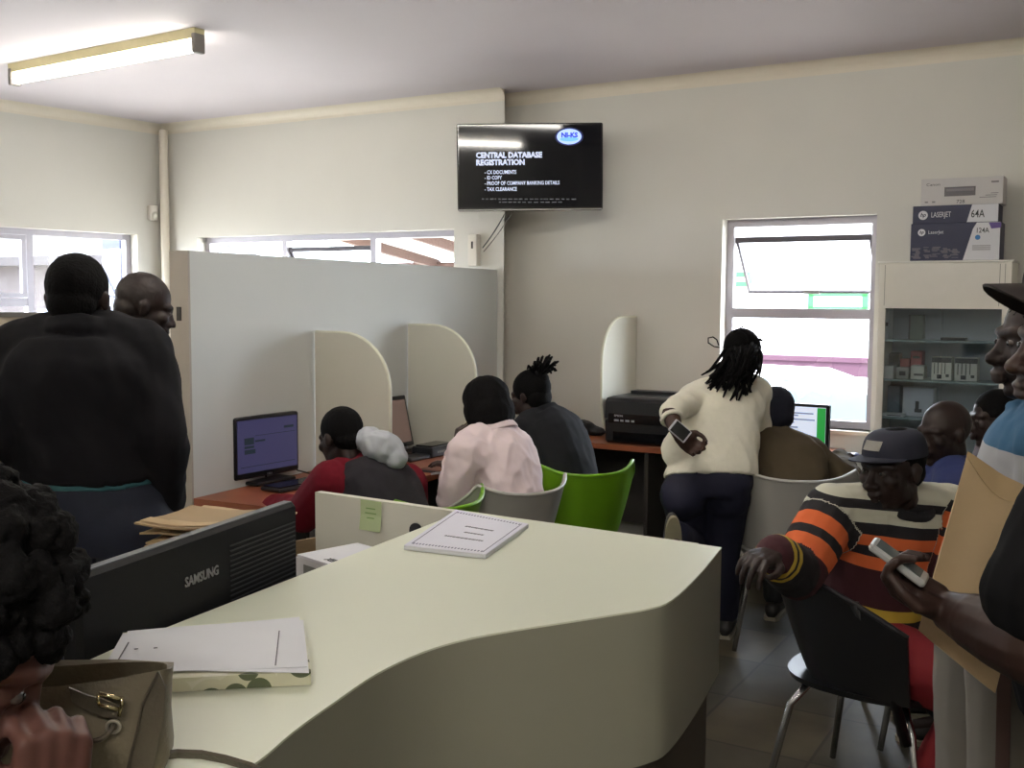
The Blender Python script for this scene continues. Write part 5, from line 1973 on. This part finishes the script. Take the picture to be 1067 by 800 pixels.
p.top('sweater', CREAM, .018, t0=.10, fold=.009, fscale=10, frac={'L': .62, 'R': .72}, sleeve=.76, extra=hemw, collar=False)
w2, e2 = p.J['wrL'], p.J['elL']
d2 = nz(w2 - e2)
c2 = e2 + d2 * .035
u2 = nz(d2.cross(V((.3, .5, .8))))
v2 = d2.cross(u2)
MB().tube([c2 + (u2 * math.cos(t) + v2 * math.sin(t)) * .043 for t in [2 * math.pi * q / 18 for q in range(18)]], .011, 8, closed=True).build('cuff', CREAM, p.root, smooth=True)
p.trousers(mat('navy_trousers', (16, 18, 42), .8, var=.08), .018, t0=-.1, t1=.1)
a = p.J['anR']
# raised shoe with its sole to the viewer, and the shoe on the floor
SNK = mat('beige_sole', (146, 140, 116), .75, var=.1)
s0_, s1_ = at_y(702.5, 536, 4.42), at_y(701, 592, 4.50)
sd_ = V((1, 0, 0))
ax_ = nz(s1_ - s0_)
nn_ = nz(sd_.cross(ax_))
nn_ = nn_ if nn_.y < 0 else -nn_
outl = []
for k in range(24):
    t = 2 * math.pi * k / 24
    outl.append((s0_ + s1_) / 2 + ax_ * (-.118 * math.copysign(abs(math.cos(t)) ** .7, math.cos(t))) + sd_ * (.036 + .006 * -math.cos(t)) * math.copysign(abs(math.sin(t)) ** .8, math.sin(t)))
cen = (s0_ + s1_) / 2
so_ = MB().loft([outl, [q_ - nn_ * .022 for q_ in outl]]).build('sole', SNK, p.root)
MB().loft([[cen + (q_ - cen) * k - nn_ * o for q_ in outl] for k, o in ((.97, .021), (.98, .035), (.9, .07), (.6, .095))]).build('upper', mat('dark_canvas', (50, 48, 52), .8), so_, smooth='auto')
d_ = nz(V((.3, 1, 0)))
b_ = V((-d_.y, d_.x, 0))
rings = [[V((a.x, a.y, .012)) + d_ * x + b_ * hw * math.cos(q_) + Z * (h * .5 + h * .5 * math.sin(q_)) for q_ in [2 * math.pi * j / 14 for j in range(14)]] for x, hw, h in ((-.075, .022, .05), (-.05, .036, .08), (.0, .038, .085), (.08, .043, .06), (.15, .04, .045), (.19, .02, .03))]
f_ = MB().loft(rings).build('shoe', SHOEB, p.root, smooth=True)
MB().prism([V((a.x, a.y, .001)) + d_ * x + b_ * y for x, y in ((-.08, .026), (0, .042), (.1, .046), (.19, .03), (.19, -.03), (.1, -.046), (0, -.042), (-.08, -.026))], Z, .016).build('sole', mat('pale_sole', (150, 144, 128), .7), f_)
# her phone
ph = at_y(708.5, 449, 4.44)
pa = nz(at_y(717, 456, 4.44) - at_y(702, 443, 4.44))
pnn = nz(V((.12, -1, .25)))
pnn = nz(pnn - pa * pnn.dot(pa))
pb = pa.cross(pnn)
t = thing('mobile_phone', 'white-edged dark phone held behind the back of the woman in cream', 'phone', ph)
MB().rbox(ph, pa, pb, pnn, .045, .030, .0045, .006).build('casing', mat('phone_white', (190, 190, 198), .35), t)
MB().obox(ph + pnn * .0048, pa, pb, pnn, .037, .026, .0006).build('screen', BLACKG, t)

# ---- seated man in brown jacket and dark beanie at the window monitor
J = joints(dict(head=(809, 425, 5.16), neck=(808, 456, 5.10), shL=(778, 470, 5.10), shR=(846, 474, 5.06), elL=(782, 498, 5.20), wrL=(818, 478, 5.45), elR=(884, 494, 5.06), wrR=(872, 478, 5.40)), {})
J['wrR'] = at_y(872, 475, 5.44)
J['elR'] = at_y(888, 502, 5.02)
J['pel'] = V((J['neck'].x + .03, 4.86, .52))
J['hipdir'] = V((.92, -.35, 0))
p = Person('seated man in brown jacket and dark knitted hat at the window monitor', J, (.35, .92, -.15), skin=SKIN, bow=.04, seed=7, wide=1.12).seated((.4, .9, 0))
p.body(hands=[dict(side='R', d=at_y(889, 470, 5.60) - p.J['wrR'], palm=(0, 0, -1), curl=.35, thumb=-1)])
mb = MB()
p.hball(mb, 0, -.016, .040, .090, .106, .096)
p.hball(mb, 0, -.022, -.02, .088, .100, .065)
bn = fuse('knitted_hat', mb, mat('dark_knit_hat', (28, 30, 44), .9, bump=.4, bscale=200), p.root, .006, 3, .001, 40)
p.top('jacket', mat('brown_jacket', (82, 72, 56), .85, var=.08, spec=.2), .020, fold=.012, sinf=.014, frac={'L': .95, 'R': .93}, belly=.02)
p.trousers(mat('black_trousers', (28, 28, 32), .8))
p.shoes(SHOEB)
ch_brown = p.J['pel'].copy()

# ---- seated man in striped sweater
J = joints(dict(head=(930, 490, 3.16), neck=(938, 524, 3.22), shL=(986, 532, 3.30), shR=(866, 534, 3.14), elR=(830, 598, 3.02), wrR=(806, 577, 2.84), elL=(1004, 610, 3.12), wrL=(1024, 672, 3.0)), {})
pe = at_y(908, 668, 3.24)
J['pel'] = V((pe.x, pe.y, .55))
J['hipdir'] = V((-.66, -.75, 0))
p = Person('seated man in striped sweater, navy cap and red trousers on the black chair', J, (-.82, -.5, -.06), headup=(.05, .05, 1), drop=0, g=1.0, hs=1.02, skin=SKIND, bow=.02, seed=8, wide=1.06, voxel=.0045)
f_ = nz(V((.75, -.66, 0)))
p.seated(f_, knee=.40, zk=.50, feet=.20)
wr = p.J['wrR']
p.body(hands=[dict(side='R', d=at_y(781, 586, 2.74) - wr, palm=(.05, .3, -1), curl=.55, thumb=1, size=1.05, tcurl=.4)], lips=1.1, nose=1.15)
p.eyes()
p.crop_hair(grow=.002)
NAVYC = mat('navy_cap', (34, 36, 50), .8, var=.08)
p.cap(NAVYC, brim_len=.072, crown_h=.098, badge=mat('cap_badge', (128, 124, 116), .6), lift=-.006, flat=True)


def strip_mat():
    m = bpy.data.materials.new('striped_knit')
    m.use_nodes = True
    nt = m.node_tree
    b = nt.nodes['Principled BSDF']
    b.inputs['Roughness'].default_value = .9
    at = nt.nodes.new('ShaderNodeAttribute')
    at.attribute_name = 'band'
    cr = nt.nodes.new('ShaderNodeValToRGB')
    cr.color_ramp.interpolation = 'CONSTANT'
    K, Wt, O, M_, Y_ = rgb(26, 23, 27), rgb(196, 194, 176), rgb(206, 98, 50), rgb(58, 20, 27), rgb(192, 162, 58)
    tb = [(-1, K), (.10, Y_), (.15, K), (.23, Y_), (.31, M_), (.57, O), (.66, K), (.73, O), (.81, K), (.88, Wt), (.97, K), (1.03, Wt)]
    ab = [(0, K), (.13, O), (.23, K), (.29, O), (.40, M_), (.54, K), (.86, Y_), (.90, K), (.93, Y_), (.97, M_)]
    stops = [(max(0, .4 * t_), c_) for t_, c_ in tb] + [(.5 + .5 * t_, c_) for t_, c_ in ab]
    e = cr.color_ramp.elements
    e[0].position, e[0].color = stops[0]
    e[1].position, e[1].color = stops[1]
    for q_, c_ in stops[2:]:
        n_ = e.new(q_)
        n_.color = c_
    nt.links.new(at.outputs['Fac'], cr.inputs[0])
    nt.links.new(cr.outputs[0], b.inputs['Base Color'])
    return m


sw = p.top('sweater', strip_mat(), .022, t0=.0, fold=.005, fscale=9, frac={'L': .93, 'R': .93}, belly=.015, voxel=.005, collar=False, sleeve=1.18)
off = abs_loc(sw)
nv = len(sw.data.vertices)
co = np.empty(nv * 3, 'f')
sw.data.vertices.foreach_get('co', co)
co = co.reshape(-1, 3) + np.array(off, 'f')


def seg_d(P, a, b):
    a, b = np.array(a), np.array(b)
    d = b - a
    t = np.clip((P - a) @ d / (d @ d), 0, 1)
    return np.linalg.norm(P - (a + t[:, None] * d), axis=1), t


pel, nk = np.array(p.J['pel']), np.array(p.J['neck'])
ts = (co - pel) @ (nk - pel) / ((nk - pel) @ (nk - pel))
band = np.clip(ts * .4, 0, .455)
best = np.full(nv, 1e9)
dt, _ = seg_d(co, np.array(p.spine(.1)), np.array(p.spine(.72)))
for k in 'LR':
    A, B_, C_ = p.J['sh' + k], p.J['el' + k], p.J['wr' + k]
    l1, l2 = (B_ - A).length, (C_ - B_).length
    d1_, t1_ = seg_d(co, A, B_)
    d2_, t2_ = seg_d(co, B_, C_)
    arm = np.where(d1_ <= d2_, t1_ * l1, l1 + t2_ * l2) / (l1 + l2)
    dm = np.minimum(d1_, d2_)
    use = (dm < .105) & ((dm < dt - .07) | (arm > .25)) & (dm < best)
    use &= ~((arm < .05))
    band = np.where(use, .5 + arm * .5, band)
    best = np.where(use, dm, best)
at_ = sw.data.attributes.new('band', 'FLOAT', 'POINT')
at_.data.foreach_set('value', band.astype('f'))
# dark round neckband
nbk = p.spine(.985)
upn = nz(p.J['head'] - p.J['neck'])
mb = MB()
c_ = nbk + upn * .0
a_, b_ = p.lat_s, nz(nz(p.J['neck'] - p.J['pel']).cross(p.lat_s))
mb.tube([c_ + (a_ * math.cos(t) * .092 + b_ * math.sin(t) * .088) + Z * (.014 - .028 * max(0, math.sin(t))) for t in [2 * math.pi * k / 28 for k in range(28)]], .016, 10, closed=True)
mb.build('neckband', mat('black_knit', (26, 24, 28), .9), sw, smooth=True)
REDT = mat('red_trousers', (128, 26, 34), .85, var=.1)
p.trousers(REDT, .022, fold=.006, wideleg=1.1, t1=.1)
p.shoes(mat('grey_trainer', (90, 88, 88), .6))
ps_ = p

# ---- bald man in blue shirt behind him
J = joints(dict(head=(984, 444, 3.90), neck=(988, 484, 3.92), shL=(998, 506, 3.74), shR=(978, 500, 4.08), elL=(985, 560, 3.72), elR=(960, 550, 4.16), wrL=(950, 560, 3.82), wrR=(935, 552, 4.08)), {})
J['pel'] = V((J['neck'].x + .02, 3.84, .52))
J['hipdir'] = V((.2, .95, 0))
p = Person('seated bald man in dark blue shirt behind the man in stripes', J, (-.92, -.28, -.1), skin=SKIND, seed=9, g=1.02, bow=.02).seated((-.95, .2, 0), knee=.36, feet=.34)
p.body()
p.top('shirt', mat('dark_blue_shirt', (34, 46, 96), .8), .016, fold=.004)
p.trousers(mat('black_trousers', (28, 28, 32), .8))
p.shoes(SHOEB)
ch_bald = p.J['pel'].copy()

# ---- seated person half hidden beyond
J = joints(dict(head=(1036, 430, 4.5), neck=(1040, 462, 4.52), shL=(1042, 482, 4.34), shR=(1040, 480, 4.70), elL=(1036, 530, 4.3), elR=(1036, 530, 4.75), wrL=(1012, 528, 4.35), wrR=(1012, 528, 4.7)), {})
J['pel'] = V((J['neck'].x + .08, 4.52, .52))
J['hipdir'] = V((0, 1, 0))
p = Person('seated person with short dark hair glimpsed between the bald man and the capped men', J, (-1, .1, -.1), skin=SKIND, seed=10).seated((-1, .05, 0), knee=.38)
p.body()
p.eyes((-1, 1))
p.crop_hair()
p.top('shirt', mat('maroon_dark_shirt', (58, 34, 36), .8), .014)
p.trousers(mat('black_trousers', (28, 28, 32), .8))
p.shoes(SHOEB)
ch_half = p.J['pel'].copy()

# ---- standing man with blue and white shirt and pale track trousers
J = joints(dict(head=(1088, 358, 2.24), neck=(1098, 425, 2.26), shL=(1100, 468, 2.10), shR=(1092, 462, 2.44), elL=(1096, 590, 2.06), elR=(1085, 590, 2.48), wrL=(1062, 640, 2.20), wrR=(1040, 620, 2.42)), {})
J['pel'] = V((J['neck'].x - .10, 2.24, .93))
J['hipdir'] = V((.05, 1, 0))
p = Person('standing man in blue shirt with white band and pale striped track trousers', J, (-1, .05, -.02), skin=SKIND, seed=11, drop=0, hs=1.0, deep=.82, voxel=.005).standing((-1, .02, 0))
p.body(lips=1.25, nose=1.15)
p.eyes((-1, 1))
p.crop_hair()


def split_mat(name, cols, attr='band'):
    m = bpy.data.materials.new(name)
    m.use_nodes = True
    nt = m.node_tree
    b = nt.nodes['Principled BSDF']
    b.inputs['Roughness'].default_value = .85
    a_ = nt.nodes.new('ShaderNodeAttribute')
    a_.attribute_name = attr
    cr = nt.nodes.new('ShaderNodeValToRGB')
    cr.color_ramp.interpolation = 'CONSTANT'
    e = cr.color_ramp.elements
    for i, (q_, c_) in enumerate(cols):
        n_ = e[i] if i < 2 else e.new(q_)
        n_.position = q_
        n_.color = rgb(*c_)
    nt.links.new(a_.outputs['Fac'], cr.inputs[0])
    nt.links.new(cr.outputs[0], b.inputs['Base Color'])
    return m


def height_band(o, z0, z1):
    n_ = len(o.data.vertices)
    c_ = np.empty(n_ * 3, 'f')
    o.data.vertices.foreach_get('co', c_)
    z_ = c_.reshape(-1, 3)[:, 2] + abs_loc(o).z
    q_ = o.data.attributes.new('band', 'FLOAT', 'POINT')
    q_.data.foreach_set('value', np.clip((z_ - z0) / (z1 - z0), 0, 1).astype('f'))


sh_ = p.top('shirt', split_mat('blue_white_shirt', [(0, (44, 80, 106)), (.34, (158, 158, 160)), (.60, (46, 90, 122))]), .022, fold=.005, frac=.45, voxel=.006)
height_band(sh_, 1.14, 1.40)
TRK = mat('pale_track_cloth', (116, 112, 104), .85, var=.06)
p.LEG = (.088, .066, .05)
p.trousers(TRK, .020, fold=.006)
mb = MB()
for o_, nm_ in ((.0, 'stripe'),):
    h_, k_, a_ = p.J['hipL'], p.J['knL'], p.J['anL']
    out = nz(-p.lat_h + V((-.75, 0, 0)))
    for k in range(12):
        pass
    f0 = nz(V((-.25, 0, 0)))
    gr = []
    for u in [i / 12 for i in range(13)]:
        c_ = h_.lerp(k_, u * 1.6) if u * 1.6 <= 1 else k_.lerp(a_, (u * 1.6 - 1) / .6 * .9)
        r_ = (.088 * (1 - u) + .054 * u) + .042
        gr.append([c_ + out * (r_ - .008) + nz(V((.8, -.6, 0))) * x for x in (-.013, .013)])
    MB().sheet(gr, .004).build('side_stripe', mat('brown_stripe', (82, 62, 56), .8), p.root)
p.shoes(mat('grey_trainer', (90, 88, 88), .6))

# ---- near man in cap and black T-shirt at the right edge
J = joints(dict(head=(1128, 362, 1.72), neck=(1172, 446, 1.72), shL=(1164, 500, 1.56), shR=(1180, 484, 1.94), elL=(1078, 674, 1.52), wrL=(992, 638, 1.68), elR=(1130, 660, 2.0), wrR=(1100, 610, 1.86)), {})
J['pel'] = V((J['neck'].x + .03, 1.74, .95))
J['hipdir'] = V((.0, 1, 0))
p = Person('standing man in dark cap and black T-shirt holding a phone at the right edge', J, (-1, .06, -.02), skin=mat('mid_brown_skin', (52, 36, 31), .5, var=.12, scale=25, spec=.35), seed=12, drop=0, hs=1.0, g=1.06, wide=1.1, voxel=.0035).standing((-1, 0, 0))  # one even skin tone, between the dark and deep brown ones
p.ARM = (.062, .060, .036)
wl = p.J['wrL']
dh = at_y(915, 590, 1.72) - wl
p.body(hands=[dict(side='L', d=dh, palm=(-.12, -.42, 1), thumb=-1, tcurl=.55, curls=(.62, .85, .9, .95), size=1.0)], lips=1.2, nose=1.15)
tt, td_ = p.thumbtip
nail = mat('finger_nail', (176, 140, 128), .25, var=.03)
for (tp, tdv), rr_ in [(p.thumbtip, .0066), (p.tips[0], .0056)]:
    up_ = nz(V((0, -.5, 1)) - tdv * V((0, -.5, 1)).dot(tdv))
    MB().ball(tp + up_ * rr_ * .85 - tdv * .001, rr_ * .85, rr_ * 1.2, .0018, (nz(tdv.cross(up_)), tdv, up_)).build('nail', nail, p.b, smooth=True)
p.eyes((-1, 1))
p.crop_hair()
p.cap(mat('brown_black_cap', (48, 42, 40), .75, var=.08), brim_len=.066, tilt=.0, crown_h=.085, lift=.048, droop=2.2)
p.top('t_shirt', mat('black_t_shirt', (14, 14, 16), .9, spec=.15), .026, t0=-.16, fold=.006, frac={'L': .43, 'R': .4}, voxel=.006, sleeve=1.22, belly=.01)
p.trousers(mat('black_trousers', (28, 28, 32), .8), t1=.1)
p.shoes(SHOEB)
pcap = p
# his phone
hd_ = nz(dh)
pnn = nz(V((-.1, -.10, 1)) - hd_ * V((-.1, -.10, 1)).dot(hd_))
pa = nz(hd_ - V((0, -.10, -.10)))
pnn = nz(pnn - pa * pnn.dot(pa))
ph = wl + hd_ * .112 + pnn * .026
pb = pa.cross(pnn)
t = thing('mobile_phone', 'silver grey phone held by the man in black T-shirt', 'phone', ph)
MB().rbox(ph, pa, pb, pnn, .052, .024, .0065, .007).build('casing', mat('phone_silver', (186, 188, 186), .3, .2), t)
MB().obox(ph + pnn * .0068 + pa * .002, pa, pb, pnn, .041, .019, .0006).build('screen', mat('phone_screen', (104, 112, 112), .15), t)

# tan envelope under his arm
ec = [at_y(1008, 473, 1.94), at_y(957, 656, 1.80), at_y(1037, 722, 1.72), at_y(1090, 520, 1.86)]
ev = thing('envelope', 'large tan envelope clamped under the arm of the man in black T-shirt', 'envelope', sum(ec, V((0, 0, 0))) / 4)
gr = []
nrm_ = nz((ec[3] - ec[0]).cross(ec[1] - ec[0]))
for i in range(13):
    u = i / 12
    row = []
    for j in range(11):
        v_ = j / 10
        q_ = (ec[0] * (1 - u) + ec[1] * u) * (1 - v_) + (ec[3] * (1 - u) + ec[2] * u) * v_
        row.append(q_ + nrm_ * (.006 * noise.noise((u * 3, v_ * 3, 2.2)) + .004 * noise.noise((u * 9, v_ * 7, 5.1)) + .012 * math.sin(math.pi * v_) * (1 if u < .9 else .4)))
    gr.append(row)
ep = MB().sheet(gr, .004).build('pocket', KRAFT, ev, smooth='auto')
fl = [[gr[0][j] + (gr[1][j] - gr[0][j]) * (k * (.35 + 1.1 * math.sin(math.pi * min(1, j / 10)))) - nrm_ * (.006 if (nrm_.y > 0) else -.006) + Z * .003 for k in (0, .5, 1)] for j in range(11)]
MB().sheet(fl, .0012).build('flap', mat('kraft_flap', (166, 142, 104), .7, var=.08), ev, smooth='auto')

# ---- woman in the near left corner, head bent over the counter
lk = nz(V((.80, .12, -.58)))
hu = nz(V((.45, .1, .88)))
hc2 = at_y(-58, 656, .95)
J = dict(head=hc2, neck=hc2 + V((-.10, -.07, -.13)))
nk = J['neck']
J['shL'] = nk + V((-.12, .15, -.06))
J['shR'] = nk + V((.10, -.15, -.08))
J['elL'] = J['shL'] + V((.05, .03, -.24))
J['elR'] = J['shR'] + V((.03, .0, -.26))
J['wrL'] = J['elL'] + V((.12, .08, .10))
J['elR'] = at_y(10, 1000, .84)
J['wrR'] = at_y(48, 862, .93)
J['pel'] = V((nk.x - .12, nk.y - .12, .80))
J['hipdir'] = V((.6, -.8, 0))
p = Person('person with curly black hair bent over the near left end of the counter', J, lk, headup=hu, drop=.01, skin=mat('warm_brown_skin', (84, 55, 48), .5, var=.12, spec=.3), seed=13, voxel=.004, g=.95).standing((.8, .6, 0))
p.body(lips=1.15, hands=[dict(side='R', d=(.10, .05, 1), palm=(-.5, .5, .2), curl=1.1, thumb=1, tcurl=.6, size=.9)])
p.eyes((-1, 1))
mb = MB()
p.hball(mb, 0, -.024, .05, .088, .100, .092)
p.hball(mb, 0, -.06, -.01, .086, .07, .08)
rr = random.Random(41)
for i in range(230):
    a, b2 = rr.uniform(-1.6, 4.0), rr.uniform(-.9, 1.4)
    q_ = V((math.cos(a) * math.cos(b2), -math.sin(a) * math.cos(b2), math.sin(b2)))
    if q_.y > .5 and q_.z < -.12 and abs(q_.x) < .6:
        continue
    c_ = p.hpt(q_.x * .086, -.024 + q_.y * .098, .05 + q_.z * .088)
    c_ = c_ + nz(c_ - p.J['head']) * rr.uniform(-.004, .012)
    p_r = rr.uniform(.008, .022)
    mb.ball(c_, p_r, p_r, p_r, None, 10, 7)
hairo = fuse('hair', mb, HAIR, p.root, .0035, 1, .006, 60, (1, 1, 1))
p.top('jacket', mat('near_black_top', (20, 19, 20), .9), .016)
p.trousers(mat('black_trousers', (28, 28, 32), .8))
p.shoes(SHOEB)

# ================================================================== WHO SITS ON WHAT
def seat_under(pel, fwd):
    f = nz(V((fwd[0], fwd[1], 0)))
    return V((pel.x, pel.y, 0)) + f * .02


# pale chair behind the woman in pink, green chair behind the one in charcoal, grey-white one behind the brown jacket
tub_chair('tub_chair', 'grey white moulded chair behind the woman in pink', 'chair', at_y(516, 540, 4.50), yaw_of((-.62, .78)), GREYP)
tub_chair('tub_chair', 'lime green moulded chair in front of the black printer, under the worker in charcoal', 'chair', at_y(594, 540, 5.0), yaw_of((-.35, .94)), GREEN)
tub_chair('tub_chair', 'grey white moulded chair under the man in brown jacket', 'chair', seat_under(ch_brown, (.4, .9)), yaw_of((.2, .98)), GREYP, w_=.31)
tub_chair('tub_chair', 'black moulded armchair under the man in stripes', 'chair', V((ps_.J['pel'].x, ps_.J['pel'].y, 0)), yaw_of((.75, -.66)), BLACK, w_=.33, arm_z=.675, back_z=.79, fall=1.3, ahead=.15, struts=True)
tub_chair('tub_chair', 'lime green moulded chair under the worker with the pale hood, peeking over the counter', 'chair', seat_under(ch, (-.75, .66)), yaw_of((-.75, .66)), GREEN)
tub_chair('tub_chair', 'black moulded chair under the bald man in blue', 'chair', seat_under(ch_bald, (-.95, .2)), yaw_of((-.95, .2)), BLACK, back_z=.74)
tub_chair('tub_chair', 'black moulded chair under the half-hidden seated person', 'chair', seat_under(ch_half, (-1, 0)), yaw_of((-1, 0)), BLACK, back_z=.74)
